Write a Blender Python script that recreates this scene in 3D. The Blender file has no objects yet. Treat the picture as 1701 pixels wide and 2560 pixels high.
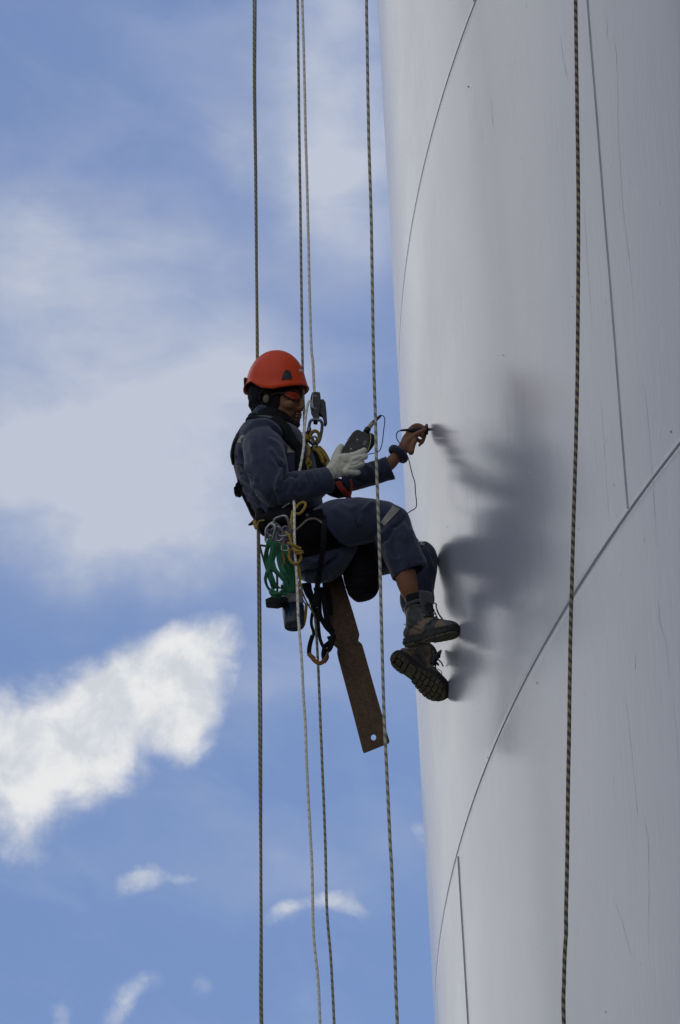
import bpy, bmesh, math, random
import numpy as np
from mathutils import Vector, Matrix, noise

scene = bpy.context.scene
COL = scene.collection
random.seed(7)

# ------------------------------------------------------------------ camera
ELEV, ROLL, FPX = 0.5061, -0.0495, 13440.0
CAM = Vector((0.0, 0.0, 1.6))
CF = Vector((0, math.cos(ELEV), math.sin(ELEV)))
_r = Vector((1, 0, 0)); _u = Vector((0, -math.sin(ELEV), math.cos(ELEV)))
CR = _r*math.cos(ROLL) + _u*math.sin(ROLL)
CU = -_r*math.sin(ROLL) + _u*math.cos(ROLL)
cam_data = bpy.data.cameras.new("camera")
cam = bpy.data.objects.new("camera", cam_data); COL.objects.link(cam)
cam_data.sensor_fit = 'VERTICAL'; cam_data.sensor_height = 24.0
cam_data.lens = FPX/2560.0*24.0
cam_data.clip_start = 0.1; cam_data.clip_end = 20000
m = Matrix((CR, CU, -CF)).transposed().to_4x4(); m.translation = CAM
cam.matrix_world = m
scene.camera = cam
scene.render.resolution_x, scene.render.resolution_y = 680, 1024

# ------------------------------------------------------------------ light
SUN_AZ = math.radians(24)      # measured from +Y towards +X: behind the tank
SUN_EL = math.radians(60)
scene.view_settings.view_transform = 'Standard'
scene.view_settings.look = 'None'
scene.view_settings.gamma = 1.0
scene.view_settings.exposure = EXPOSURE = -0.25
sl = bpy.data.lights.new("sun", 'SUN'); sl.energy = 3.0; sl.angle = math.radians(0.5)
sl.color = (1.0, 0.95, 0.88)
so = bpy.data.objects.new("sun", sl); COL.objects.link(so)
sd = Vector((math.sin(SUN_AZ)*math.cos(SUN_EL), math.cos(SUN_AZ)*math.cos(SUN_EL), math.sin(SUN_EL)))
so.rotation_euler = sd.to_track_quat('Z', 'Y').to_euler()
so.location = sd*60

class NT:
    """small helper for building node trees"""
    def __init__(s, nt): s.nt = nt; s.n = nt.nodes; s.l = nt.links
    def node(s, t, **kw):
        n = s.n.new(t)
        for k, v in kw.items(): setattr(n, k, v)
        return n
    def put(s, sock, v):
        if isinstance(v, bpy.types.NodeSocket): s.l.new(v, sock)
        elif v is not None: sock.default_value = v
    def math(s, op, a, b=None, c=None, clamp=False):
        n = s.node('ShaderNodeMath', operation=op); n.use_clamp = clamp
        s.put(n.inputs[0], a)
        if b is not None: s.put(n.inputs[1], b)
        if c is not None: s.put(n.inputs[2], c)
        return n.outputs[0]
    def vmath(s, op, a, b=None, scale=None):
        n = s.node('ShaderNodeVectorMath', operation=op)
        s.put(n.inputs[0], a)
        if b is not None: s.put(n.inputs[1], b)
        if scale is not None: s.put(n.inputs[3], scale)
        return n.outputs['Value'] if op in ('DOT_PRODUCT', 'LENGTH', 'DISTANCE') else n.outputs[0]
    def comb(s, x, y, z):
        n = s.node('ShaderNodeCombineXYZ')
        for i, v in enumerate((x, y, z)): s.put(n.inputs[i], v)
        return n.outputs[0]
    def sep(s, v):
        n = s.node('ShaderNodeSeparateXYZ'); s.put(n.inputs[0], v); return n.outputs
    def noise(s, vec, scale, detail=4, rough=0.5, dist=0.0):
        n = s.node('ShaderNodeTexNoise'); s.put(n.inputs['Vector'], vec)
        n.inputs['Scale'].default_value = scale; n.inputs['Detail'].default_value = detail
        n.inputs['Roughness'].default_value = rough; n.inputs['Distortion'].default_value = dist
        return n.outputs[0]
    def mapr(s, v, a, b, c=0.0, d=1.0, smooth=False):
        n = s.node('ShaderNodeMapRange'); s.put(n.inputs[0], v)
        if smooth: n.interpolation_type = 'SMOOTHSTEP'
        for i, x in enumerate((a, b, c, d)): s.put(n.inputs[i+1], x)
        return n.outputs[0]
    def mix(s, f, a, b):
        n = s.node('ShaderNodeMix', data_type='RGBA'); s.put(n.inputs[0], f)
        for i, v in ((6, a), (7, b)):
            if isinstance(v, (tuple, list)): v = (*v, 1.0) if len(v) == 3 else v
            s.put(n.inputs[i], v)
        return n.outputs[2]
    def bump(s, h, strength=0.3, dist=0.01):
        n = s.node('ShaderNodeBump'); s.put(n.inputs['Height'], h)
        n.inputs['Strength'].default_value = strength; n.inputs['Distance'].default_value = dist
        return n.outputs[0]

# ------------------------------------------------------------------ sky
world = bpy.data.worlds.new("World"); scene.world = world; world.use_nodes = True
w = NT(world.node_tree); w.n.clear()
sky = w.node('ShaderNodeTexSky', sky_type='NISHITA'); sky.sun_disc = False
sky.sun_elevation = SUN_EL; sky.sun_rotation = SUN_AZ
sky.air_density = 1.0; sky.dust_density = 0.6; sky.ozone_density = 2.0
tc = w.node('ShaderNodeTexCoord')
D = tc.outputs['Generated']
# fixed world directions of the part of the sky behind the tank; clouds are placed on it in units of that map
GX, GY, GF = tuple(CR), tuple(CU), tuple(CF)
dn = w.vmath('NORMALIZE', D)
df = w.math('MAXIMUM', w.vmath('DOT_PRODUCT', dn, GF), 0.02)
gu = w.math('MULTIPLY_ADD', w.math('DIVIDE', w.vmath('DOT_PRODUCT', dn, GX), df), FPX/1000, 0.8505)
gv = w.math('MULTIPLY_ADD', w.math('DIVIDE', w.vmath('DOT_PRODUCT', dn, GY), df), -FPX/1000, 1.28)
q0 = w.comb(gu, gv, 0.0)
wn = w.node('ShaderNodeTexNoise'); w.put(wn.inputs['Vector'], q0)
wn.inputs['Scale'].default_value = 4.0; wn.inputs['Detail'].default_value = 5; wn.inputs['Roughness'].default_value = 0.55
warp = w.vmath('SCALE', w.vmath('SUBTRACT', wn.outputs[1], (0.5, 0.5, 0.5)), scale=0.30)
warp_s = w.vmath('SCALE', w.vmath('SUBTRACT', wn.outputs[1], (0.5, 0.5, 0.5)), scale=0.16)
qs = w.vmath('ADD', q0, warp); qc = w.vmath('ADD', q0, warp_s)
def blob(q, cx, cy, a, b, rot, amp, k=1.0):
    """soft ellipse: centre, half axes (thousandths of the map), rotation in degrees"""
    c, s_ = math.cos(math.radians(rot)), math.sin(math.radians(rot))
    d = w.vmath('SUBTRACT', q, (cx/1000, cy/1000, 0))
    x = w.vmath('DOT_PRODUCT', d, (c*1000/a, s_*1000/a, 0)); y = w.vmath('DOT_PRODUCT', d, (-s_*1000/b, c*1000/b, 0))
    r2 = w.math('MULTIPLY_ADD', x, x, w.math('MULTIPLY', y, y))
    if k != 1.0: r2 = w.math('POWER', r2, k)
    return w.math('MULTIPLY', w.math('EXPONENT', w.math('MULTIPLY', r2, -1.0)), amp)
def total(lst):
    t = lst[0]
    for x in lst[1:]: t = w.math('ADD', t, x)
    return t
HAZE = [(130, 1190, 440, 200, 6, .80), (420, 1300, 330, 130, 10, .35), (60, 860, 380, 340, 10, .36),
        (350, 830, 560, 170, 32, .38), (840, 330, 150, 330, -8, .72), (560, 260, 330, 110, 35, .20), (30, 600, 200, 130, 20, .2),
        (600, 1000, 280, 360, 0, .34), (420, 600, 260, 120, 30, .14), (300, 2150, 600, 60, 4, .08), (750, 2200, 260, 70, -6, .14), (880, 1500, 260, 240, 0, .22), (640, 1730, 130, 60, 0, .22),
        (640, 2050, 400, 70, 3, .07), (640, 60, 260, 60, 0, .12), (880, 50, 120, 120, 0, .30)]
CUM = [(60, 1850, 230, 150, -14, .95), (300, 1790, 250, 130, -24, .9), (440, 1680, 150, 110, -25, .62), (20, 2060, 120, 110, -20, .8),
       (430, 1870, 80, 70, 0, .45), (200, 1950, 150, 90, -30, .7), (520, 1645, 115, 90, -20, .48), (410, 1610, 70, 50, -10, .38), (250, 1700, 120, 60, -25, .5), (480, 1800, 80, 80, 0, .5), (360, 2195, 66, 30, -8, .60), (480, 2200, 54, 18, -5, .52),
       (715, 2290, 46, 40, 10, .66), (800, 2245, 80, 22, -22, .58), (870, 2260, 64, 30, 15, .52),
       (300, 2500, 66, 32, -55, .62), (150, 2530, 26, 38, 0, .56), (500, 2470, 38, 28, 0, .42), (1030, 2110, 42, 38, 0, .50), (365, 2450, 28, 24, 0, .46)]
haze = total([blob(qs, *b) for b in HAZE])
cum = total([blob(qc, *b[:5], b[5]*1.25, 1.3) for b in CUM])
fine = w.noise(q0, 7.0, 8, 0.62, 0.25)
big = w.noise(q0, 2.6, 4, 0.5)
cumn = w.math('ADD', w.math('MULTIPLY', w.math('SUBTRACT', fine, 0.5), 2.0), w.math('MULTIPLY', w.math('SUBTRACT', big, 0.5), 1.6))
cumd = w.mapr(w.math('MULTIPLY_ADD', w.mapr(cum, 0.0, 0.55, 0.0, 1.0), cumn, cum), 0.0, 1.60, 0.0, 0.98, True)
hz = w.math('MULTIPLY', haze, w.mapr(w.noise(w.comb(gu, w.math('MULTIPLY', gv, 2.0), 3.0), 2.2, 5, 0.55, 0.4), 0.3, 0.7, 0.6, 1.35))
# wider sky: drifting cloud cover outside that window
gen = w.noise(w.vmath('MULTIPLY', dn, (1, 1, 2.2)), 2.6, 7, 0.55, 0.3)
side = w.mapr(w.vmath('DOT_PRODUCT', dn, (-0.8, 0.6, 0.0)), -0.15, 0.6, 0.0, 1.0, True)
gend = w.math('MULTIPLY', w.mapr(gen, 0.30, 0.55, 0.25, 0.95, True), w.mapr(side, 0, 1, 0.1, 0.7))
inside = w.math('MULTIPLY', w.mapr(w.math('ABSOLUTE', w.math('SUBTRACT', gu, 0.85)), 1.0, 2.2, 1.0, 0.0, True),
                w.mapr(w.math('ABSOLUTE', w.math('SUBTRACT', gv, 1.28)), 1.5, 2.6, 1.0, 0.0, True))
inside = w.math('MULTIPLY', inside, w.math('GREATER_THAN', w.vmath('DOT_PRODUCT', dn, GF), 0.1))
veil = w.mapr(w.noise(w.comb(w.math('MULTIPLY', gu, 0.8), w.math('MULTIPLY_ADD', gu, -0.5, w.math('MULTIPLY', gv, 1.5)), 8.0), 2.4, 7, 0.6, 0.5), 0.46, 0.78, 0.0, 0.13, True)
dens_in = w.math('MAXIMUM', w.math('MINIMUM', w.math('ADD', hz, veil), 0.86), cumd)
SKY_STR = 0.1
shade = w.mapr(w.noise(w.vmath('ADD', q0, (0.05, -0.06, 0.0)), 6.0, 7, 0.6, 0.3), 0.36, 0.60, 0.0, 1.0, True)
ccol = w.mix(cumd, (6.8, 7.2, 8.2), w.mix(shade, (7.4, 7.8, 8.4), (9.9, 9.9, 9.9)))
tint = w.vmath('MULTIPLY', sky.outputs[0], (0.88, 0.945, 1.10))
added_bank = w.mapr(w.vmath('DOT_PRODUCT', dn, (-0.354, 0.815, 0.459)), 0.80, 0.985, 0.0, 1.0, True)  # unseen bright cloud added front-left to brighten the tank wall
gend = w.math('MAXIMUM', gend, w.math('MULTIPLY', added_bank, 0.95))
back = w.mapr(w.vmath('DOT_PRODUCT', dn, (-0.22, -0.87, 0.44)), 0.25, 0.85, 0.0, 1.0, True)      # unseen broken cloud added behind the camera as fill light
gend = w.math('MAXIMUM', gend, w.math('MULTIPLY', back, w.mapr(gen, 0.30, 0.55, 0.6, 0.97, True)))
ccol = w.mix(inside, w.mix(added_bank, w.mix(back, (4.0, 4.2, 4.8), (7.6, 7.9, 8.6)), (11.0, 11.1, 11.3)), ccol)
mixn = w.node('ShaderNodeMix', data_type='FLOAT'); w.put(mixn.inputs[0], inside); w.put(mixn.inputs[2], gend); w.put(mixn.inputs[3], dens_in)
dens = mixn.outputs[0]
skyc = w.mix(dens, tint, ccol)
bg = w.node('ShaderNodeBackground'); bg.inputs['Strength'].default_value = SKY_STR
w.put(bg.inputs['Color'], skyc)
wo = w.node('ShaderNodeOutputWorld'); w.l.new(bg.outputs[0], wo.inputs[0])

# ------------------------------------------------------------------ generic helpers
def ray(px, py):
    return CF*FPX + CR*(px-850.5) - CU*(py-1280.0)

SC = 0.875
TA = Vector((15.4282*SC, 22.7893*SC)); TR = 15.1079*SC     # tank axis and radius
def wall_hit(px, py, off=0.0):
    d = ray(px, py); a = d.x*d.x+d.y*d.y
    R = TR+off
    b = -2*(d.x*TA.x+d.y*TA.y); c = TA.length_squared-R*R
    disc = b*b-4*a*c
    s = (-b-math.sqrt(max(disc, 0)))/(2*a)
    return CAM+d*s
Y0 = wall_hit(1074.9, 1073.9).y-0.165       # the worker's own middle plane: the probe just touches the wall
def P(px, py, t=0.0):
    d = ray(px, py); return CAM+d*((Y0-t-CAM.y)/d.y)
KS = {'1': (560, 840, .19133), '2': (560, 1040, .19133), '3': (780, 1000, .20408), '4': (600, 1240, .19133),
      '5': (800, 1220, .22959), '6': (940, 1440, .15306), '7': (640, 1400, .22959), '8': (560, 840, .4491), 'F': (0, 0, 1.0848), 'S': (0, 0, 1.0)}
def K(k, x, y): a = KS[k]; return a[0]+a[2]*x, a[1]+a[2]*y
def Q(k, x, y, t=0.0): return P(*K(k, x, y), t)
MPP = 1/633.6       # metres per photo pixel at the worker
def tag(o, label=None, cat=None, group=None, kind=None):
    if label: o['label'] = label
    if cat: o['category'] = cat
    if group: o['group'] = group
    if kind: o['kind'] = kind
    return o
def link(name, me, mat=None, parent=None, smooth=True):
    if mat is not None:
        me.materials.clear()
        for mm in (mat if isinstance(mat, (list, tuple)) else [mat]): me.materials.append(mm)
    me.name = name
    o = bpy.data.objects.new(name, me); COL.objects.link(o)
    if smooth: me.shade_smooth()
    if parent is not None: put_under(o, parent)
    return o
def put_under(o, parent):
    o.parent = parent; o.matrix_parent_inverse = parent_world(parent).inverted()
def parent_world(p):
    mw = Matrix.LocRotScale(p.location, p.rotation_euler, p.scale)
    return (parent_world(p.parent) @ p.matrix_parent_inverse @ mw) if p.parent else mw
def empty(name, loc):
    o = bpy.data.objects.new(name, None); COL.objects.link(o); o.location = loc; o.empty_display_size = 0.1; return o
def bm_mesh(bm, name="m"):
    me = bpy.data.meshes.new(name); bm.to_mesh(me); bm.free(); return me
def catmull(pts, n):
    """pts: list of equal-length tuples/np rows; n samples per span"""
    a = np.array(pts, float)
    if len(a) < 3: 
        s = np.linspace(0, 1, n+1)[:, None]; return a[0]*(1-s)+a[1]*s
    e = np.vstack([2*a[0]-a[1], a, 2*a[-1]-a[-2]]); out = []
    for i in range(1, len(e)-2):
        p0, p1, p2, p3 = e[i-1:i+3]
        for k in range(n):
            t = k/n
            out.append(0.5*((2*p1)+(-p0+p2)*t+(2*p0-5*p1+4*p2-p3)*t*t+(-p0+3*p1-3*p2+p3)*t**3))
    out.append(a[-1]); return np.array(out)
def loft3(bm, rows, seg=20, n=5, side=None, cap=True, power=2.0, hollow=0.0):
    """rows: (x,y,z, r1, r2); r1 lies along 'side' x tangent plane as seen, r2 in depth. side(None)=from view."""
    s = catmull(rows, n) if n > 0 else np.array(rows, float); N = len(s); rings = []
    for i in range(N):
        c = Vector(s[i][:3]); tg = Vector(s[min(i+1, N-1)][:3])-Vector(s[max(i-1, 0)][:3])
        if tg.length < 1e-9: tg = Vector((0, 0, 1))
        tg.normalize()
        v = (c-CAM).normalized() if side is None else side
        S = tg.cross(v)
        if S.length < 1e-3: S = Vector((0, 0, 1)).cross(v)
        S.normalize(); B = S.cross(tg).normalized()
        r1, r2 = max(s[i][3], 1e-4), max(s[i][4], 1e-4); ring = []
        for k in range(seg):
            a = 2*math.pi*k/seg; ca, sa = math.cos(a), math.sin(a)
            if power != 2.0:
                ca = math.copysign(abs(ca)**(2/power), ca); sa = math.copysign(abs(sa)**(2/power), sa)
            ring.append(bm.verts.new(c+S*(r1*ca)+B*(r2*sa)))
        rings.append((ring, c, tg))
    for i in range(N-1):
        a, b = rings[i][0], rings[i+1][0]
        for k in range(seg):
            bm.faces.new((a[k], a[(k+1) % seg], b[(k+1) % seg], b[k]))
    if cap:
        for (ring, c, tg), sgn in ((rings[0], -1), (rings[-1], 1)):
            r = ring; k2 = list(r)
            if hollow and sgn == 1:
                prev = r
                for (f, dz) in ((0.82, 0.0), (0.78, -hollow)):
                    nr = [bm.verts.new(c+(v.co-c)*f+tg*dz) if True else None for v in r]
                    for k in range(seg): bm.faces.new((prev[k], prev[(k+1) % seg], nr[(k+1) % seg], nr[k]))
                    prev = nr
                bm.faces.new(prev)
            else:
                bm.faces.new(k2 if sgn == 1 else k2[::-1])
    return rings
def loftq(bm, k, rows, seg=20, n=5, sc=1.0, **kw):
    """rows: (X, Y, t, r1, r2) in crop units for X, Y, r; r2 None = r1"""
    u = KS[k][2]*MPP*sc; out = []
    for (x, y, t, r1, r2) in rows:
        p = Q(k, x, y, t); out.append((p.x, p.y, p.z, r1*u, (r1 if r2 is None else r2)*u))
    return loft3(bm, out, seg, n, **kw)
def tube(bm, pts, r, seg=8, n=6, closed=False, flat=1.0, uv=False):
    a = [tuple(p) for p in pts]
    if closed: 
        s = catmull(a+a[:3], n); s = s[n:-n] if False else s[:len(a)*n]
    else: s = catmull(a, n) if n > 1 else np.array(a, float)
    N = len(s); rings = []; prev = None
    for i in range(N):
        c = Vector(s[i])
        if closed: tg = Vector(s[(i+1) % N])-Vector(s[i-1])
        else: tg = Vector(s[min(i+1, N-1)])-Vector(s[max(i-1, 0)])
        tg.normalize()
        if prev is None:
            prev = tg.cross(Vector((0.3, 0.9, 0.2))); prev = prev.normalized()
        S = (prev-tg*prev.dot(tg)).normalized(); prev = S; B = tg.cross(S)
        rr = r(i/(N-1)) if callable(r) else r
        rings.append([bm.verts.new(c+S*(rr*math.cos(2*math.pi*k/seg))+B*(rr*flat*math.sin(2*math.pi*k/seg))) for k in range(seg)])
    M = N if closed else N-1
    for i in range(M):
        a_, b_ = rings[i], rings[(i+1) % N]
        for k in range(seg): bm.faces.new((a_[k], a_[(k+1) % seg], b_[(k+1) % seg], b_[k]))
    if not closed: bm.faces.new(rings[0][::-1]); bm.faces.new(rings[-1])
    return s
def tubeq(bm, k, pts, r, **kw):
    """r in metres"""
    return tube(bm, [Q(k, *p) for p in pts], r, **kw)
def ribbon(bm, pts, width, thick=0.0025, n=6, wdir=None):
    """flat webbing: pts 3D; wdir = direction(s) of the width"""
    s = catmull([tuple(p) for p in pts], n); N = len(s); rings = []
    wd = catmull([tuple(x) for x in wdir], n) if isinstance(wdir, list) else None
    for i in range(N):
        c = Vector(s[i]); tg = (Vector(s[min(i+1, N-1)])-Vector(s[max(i-1, 0)])).normalized()
        W = Vector(wd[i]) if wd is not None else (wdir or CR)
        W = (W-tg*W.dot(tg)).normalized(); B = tg.cross(W)
        h, q = width/2, thick/2
        rings.append([bm.verts.new(c+W*(h*a)+B*(q*b)) for a, b in ((-1, -.6), (-.9, -1), (.9, -1), (1, -.6), (1, .6), (.9, 1), (-.9, 1), (-1, .6))])
    for i in range(N-1):
        for k in range(8): bm.faces.new((rings[i][k], rings[i][(k+1) % 8], rings[i+1][(k+1) % 8], rings[i+1][k]))
    bm.faces.new(rings[0][::-1]); bm.faces.new(rings[-1])
def remesh(bm, voxel, smooth=4, fac=0.5):
    bmesh.ops.recalc_face_normals(bm, faces=bm.faces)
    me = bm_mesh(bm); o = bpy.data.objects.new("tmp", me); COL.objects.link(o)
    md = o.modifiers.new("r", 'REMESH'); md.mode = 'VOXEL'; md.voxel_size = voxel; md.adaptivity = 0
    if smooth:
        sm = o.modifiers.new("s", 'SMOOTH'); sm.iterations = smooth; sm.factor = fac
    dg = bpy.context.evaluated_depsgraph_get(); dg.update()
    r = bpy.data.meshes.new_from_object(o.evaluated_get(dg))
    bpy.data.objects.remove(o); bpy.data.meshes.remove(me)
    return r
def to_px(co):
    v = co-np.array(CAM); z = v@np.array(CF)
    return np.stack([850.5+FPX*(v@np.array(CR))/z, 1280-FPX*(v@np.array(CU))/z], -1)
def get_vn(me):
    n = len(me.vertices); co = np.empty(n*3); me.vertices.foreach_get('co', co)
    no = np.empty(n*3); me.vertices.foreach_get('normal', no)
    return co.reshape(-1, 3), no.reshape(-1, 3)
def set_v(me, co): me.vertices.foreach_set('co', co.ravel()); me.update()
def folds(me, lines, gnoise=(0.0, 10.0), near=None):
    """cloth folds: real displacement. lines: (crop, [(X,Y)..], sigma px, amp m); only faces turned to this side"""
    co, no = get_vn(me); px = to_px(co); V = co-np.array(CAM); V /= np.linalg.norm(V, axis=1)[:, None]
    face = np.clip(-(V*no).sum(1)*2.5, 0, 1); d = np.zeros(len(co))
    for (k, pts, sig, amp) in lines:
        pl = catmull([K(k, *p) for p in pts], 6); best = np.full(len(co), 1e9); tt = np.zeros(len(co))
        for i in range(len(pl)-1):
            a, b = pl[i], pl[i+1]; ab = b-a; L = (ab@ab)+1e-9
            t = np.clip(((px-a)@ab)/L, 0, 1); q = a+t[:, None]*ab; dd = np.hypot(*(px-q).T)
            up = dd < best; best[up] = dd[up]; tt[up] = (i+t[up])/(len(pl)-1)
        w_ = 1.45*np.exp(-(best/sig)**2)*np.clip(np.minimum(tt, 1-tt)*6+0.15, 0, 1)
        if near is not None: w_ = w_*(near(co) if callable(near) else 1)
        d += amp*w_*face
    if gnoise[0]:
        g = np.array([noise.fractal(Vector(c)*gnoise[1], 0.9, 2.0, 3) for c in co]); d += gnoise[0]*g
    set_v(me, co+no*d[:, None])
def box(bm, c, ax, ay, az):
    """box from centre and three half-axis vectors"""
    v = [bm.verts.new(c+ax*i+ay*j+az*k) for i in (-1, 1) for j in (-1, 1) for k in (-1, 1)]
    for f in ((0, 1, 3, 2), (4, 6, 7, 5), (0, 4, 5, 1), (2, 3, 7, 6), (0, 2, 6, 4), (1, 5, 7, 3)): bm.faces.new([v[i] for i in f])
    return v
def prism(bm, pts3, d, bevel=0.0):
    """extrude a planar polygon by vector d"""
    a = [bm.verts.new(p) for p in pts3]; b = [bm.verts.new(Vector(p)+d) for p in pts3]; n = len(a)
    fs = [bm.faces.new(a[::-1]), bm.faces.new(b)]
    for i in range(n): fs.append(bm.faces.new((a[i], a[(i+1) % n], b[(i+1) % n], b[i])))
    if bevel:
        ed = list({e for f in fs[:2] for e in f.edges})
        bmesh.ops.bevel(bm, geom=ed, offset=bevel, segments=3, affect='EDGES', profile=0.6)
def lathe(bm, base, axis, prof, seg=24):
    axis = axis.normalized(); S = axis.cross(Vector((0.2, 0.9, 0.35))).normalized(); B = axis.cross(S); rings = []
    for (h, r) in prof:
        rings.append([bm.verts.new(base+axis*h+S*(r*math.cos(2*math.pi*k/seg))+B*(r*math.sin(2*math.pi*k/seg))) for k in range(seg)])
    for a, b in zip(rings, rings[1:]):
        for k in range(seg): bm.faces.new((a[k], a[(k+1) % seg], b[(k+1) % seg], b[k]))
    bm.faces.new(rings[0][::-1]); bm.faces.new(rings[-1])

# ------------------------------------------------------------------ materials
def mat(name, col, rough=0.6, metal=0.0, spec=0.5, ior=1.5, var=0.0, vscale=20.0, bump=0.0, bscale=200.0, bdist=0.002, col2=None, sheen=0.0, coat=0.0):
    mt = bpy.data.materials.new(name); mt.use_nodes = True; g = NT(mt.node_tree)
    b = g.n['Principled BSDF']; b.inputs['Roughness'].default_value = rough; b.inputs['Metallic'].default_value = metal
    b.inputs['Specular IOR Level'].default_value = spec; b.inputs['IOR'].default_value = ior
    b.inputs['Sheen Weight'].default_value = sheen; b.inputs['Sheen Roughness'].default_value = 0.5
    b.inputs['Coat Weight'].default_value = coat; b.inputs['Coat Roughness'].default_value = 0.12
    tcn = g.node('ShaderNodeTexCoord').outputs['Object']
    base = (*col, 1.0)
    if var or col2:
        c2 = (*(col2 or tuple(c*(1-var) for c in col)), 1.0)
        f = g.mapr(g.noise(tcn, vscale, 5, 0.6), 0.35, 0.65)
        g.put(b.inputs['Base Color'], g.mix(f, base, c2))
        g.put(b.inputs['Roughness'], g.mapr(f, 0, 1, max(rough-0.08, 0.02), min(rough+0.08, 1)))
    else: b.inputs['Base Color'].default_value = base
    if bump: g.put(b.inputs['Normal'], g.bump(g.noise(tcn, bscale, 3, 0.6), bump, bdist))
    return mt
# ------------------------------------------------------------------ ground
def m_ground():
    mt = bpy.data.materials.new("dry_ground"); mt.use_nodes = True; g = NT(mt.node_tree); b = g.n['Principled BSDF']
    tcn = g.node('ShaderNodeTexCoord').outputs['Object']
    a = g.mapr(g.noise(tcn, 0.15, 6, 0.6), 0.35, 0.65); c = g.mapr(g.noise(tcn, 3.0, 6, 0.7), 0.35, 0.65)
    g.put(b.inputs['Base Color'], g.mix(g.math('MULTIPLY', c, 0.5), g.mix(a, (.10, .096, .092), (.07, .075, .06)), (.14, .136, .13)))
    b.inputs['Roughness'].default_value = 0.95; g.put(b.inputs['Normal'], g.bump(g.noise(tcn, 25, 4, 0.6), 0.4, 0.02)); return mt
bm = bmesh.new()
N = 48; vs = []
rad = [0, 5, 15, 30, 60, 120, 300, 900, 3000, 9000]
c0 = bm.verts.new((10, 15, 0)); prevr = None
for r in rad[1:]:
    ring = [bm.verts.new((10+r*math.cos(2*math.pi*k/N), 15+r*math.sin(2*math.pi*k/N), 0)) for k in range(N)]
    for k in range(N):
        if prevr is None: bm.faces.new((c0, ring[k], ring[(k+1) % N]))
        else: bm.faces.new((prevr[k], ring[k], ring[(k+1) % N], prevr[(k+1) % N]))
    prevr = ring
tag(link("ground", bm_mesh(bm), m_ground()), kind='structure')

# ------------------------------------------------------------------ the tank
Z1, Z2 = 13.2691*SC+1.6, 9.9076*SC+1.6      # the two ring seams in view
COURSE = Z1-Z2
TANK_H = Z1+COURSE*4
tank = empty("storage_tank", (TA.x, TA.y, 0))
tag(tank, 'huge white painted steel tank wall curving away with thin ring seams and glossy paint', 'tank')
def m_tank():
    mt = bpy.data.materials.new("white_tank_paint"); mt.use_nodes = True; g = NT(mt.node_tree); b = g.n['Principled BSDF']
    tcn = g.node('ShaderNodeTexCoord').outputs['Object']; x, y, z = g.sep(tcn)
    ang = g.math('MULTIPLY', g.math('ARCTAN2', y, x), TR)            # metres round the shell
    p2 = g.comb(ang, z, 0.0)
    streak = g.noise(g.comb(g.math('MULTIPLY', ang, 16.0), g.math('MULTIPLY', z, 0.9), 0.0), 1.0, 5, 0.6, 0.2)
    streak2 = g.noise(g.comb(g.math('MULTIPLY', ang, 60.0), g.math('MULTIPLY', z, 2.6), 4.0), 1.0, 4, 0.6)
    blot = g.noise(p2, 1.1, 4, 0.55)
    grime = g.noise(g.comb(g.math('MULTIPLY', ang, 5.0), g.math('MULTIPLY', z, 0.5), 7.0), 1.0, 6, 0.65, 0.6)
    c = g.mix(g.mapr(streak, 0.3, 0.75, 0, 0.35), WALL_COL, tuple(v*0.965 for v in WALL_COL))
    c = g.mix(g.mapr(grime, 0.56, 0.78, 0, 0.16), c, (0.36, 0.37, 0.43))
    c = g.mix(g.mapr(g.noise(p2, 13.0, 2, 0.5), 0.77, 0.80, 0, 0.4), c, (0.25, 0.23, 0.22))     # specks
    g.put(b.inputs['Base Color'], c)
    b.inputs['IOR'].default_value = WALL_IOR; b.inputs['Specular IOR Level'].default_value = 0.5
    rr = g.math('ADD', g.mapr(streak2, 0.3, 0.7, -0.03, 0.03), g.mapr(blot, 0.3, 0.7, WALL_R-0.03, WALL_R+0.04))
    g.put(b.inputs['Roughness'], rr)
    # rolled-on paint: fine vertical ripple, orange peel, slow undulation of the plate
    h = g.math('ADD', g.math('MULTIPLY', streak2, 0.00055), g.math('MULTIPLY', g.noise(tcn, 55.0, 2, 0.5), 0.00025))
    h = g.math('ADD', h, g.math('MULTIPLY', g.noise(g.comb(g.math('MULTIPLY', ang, 3.0), g.math('MULTIPLY', z, 0.7), 1.0), 1.0, 2, 0.4), 0.0014))
    h = g.math('ADD', h, g.math('MULTIPLY', g.mapr(g.noise(p2, 26.0, 1, 0.4), 0.74, 0.80), 0.0006))
    bn = g.node('ShaderNodeBump'); bn.inputs['Strength'].default_value = 1.0; bn.inputs['Distance'].default_value = 1.0
    g.put(bn.inputs['Height'], h); g.put(b.inputs['Normal'], bn.outputs[0])
    return mt
WALL_COL, WALL_IOR, WALL_R = (0.44, 0.455, 0.520), 1.66, 0.19
MT = m_tank()
M_groove = mat("olive_groove", (0.085, 0.08, 0.05), 0.8, var=0.5, vscale=12)  # dark olive colour of the ring seam grooves
M_weld = mat("painted_weld", (0.34, 0.35, 0.40), 0.4, ior=1.9, var=0.3, vscale=9)
bm = bmesh.new()
NS = 1440; zs = [0.0]
lv = [Z2-3*COURSE, Z2-2*COURSE, Z2-COURSE, Z2, Z1]+[Z1+COURSE*k for k in (1, 2, 3, 4)]
lv = [v for v in lv if v > 0.2]
rings = []
prof = [(0.0, 0.0)]
for i, z in enumerate(lv):
    last = (i == len(lv)-1)
    if last: prof.append((z, 0.0))
    else: prof += [(z-0.035, 0.0), (z-0.013, 0.0), (z-0.0056, 0.0012), (z-0.0048, -0.007), (z+0.0050, -0.007), (z+0.0058, 0.0012), (z+0.014, 0.0), (z+0.036, 0.0)]
def vang(px, py):
    q = wall_hit(px, py); return math.atan2(q.y-TA.y, q.x-TA.x)
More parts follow.
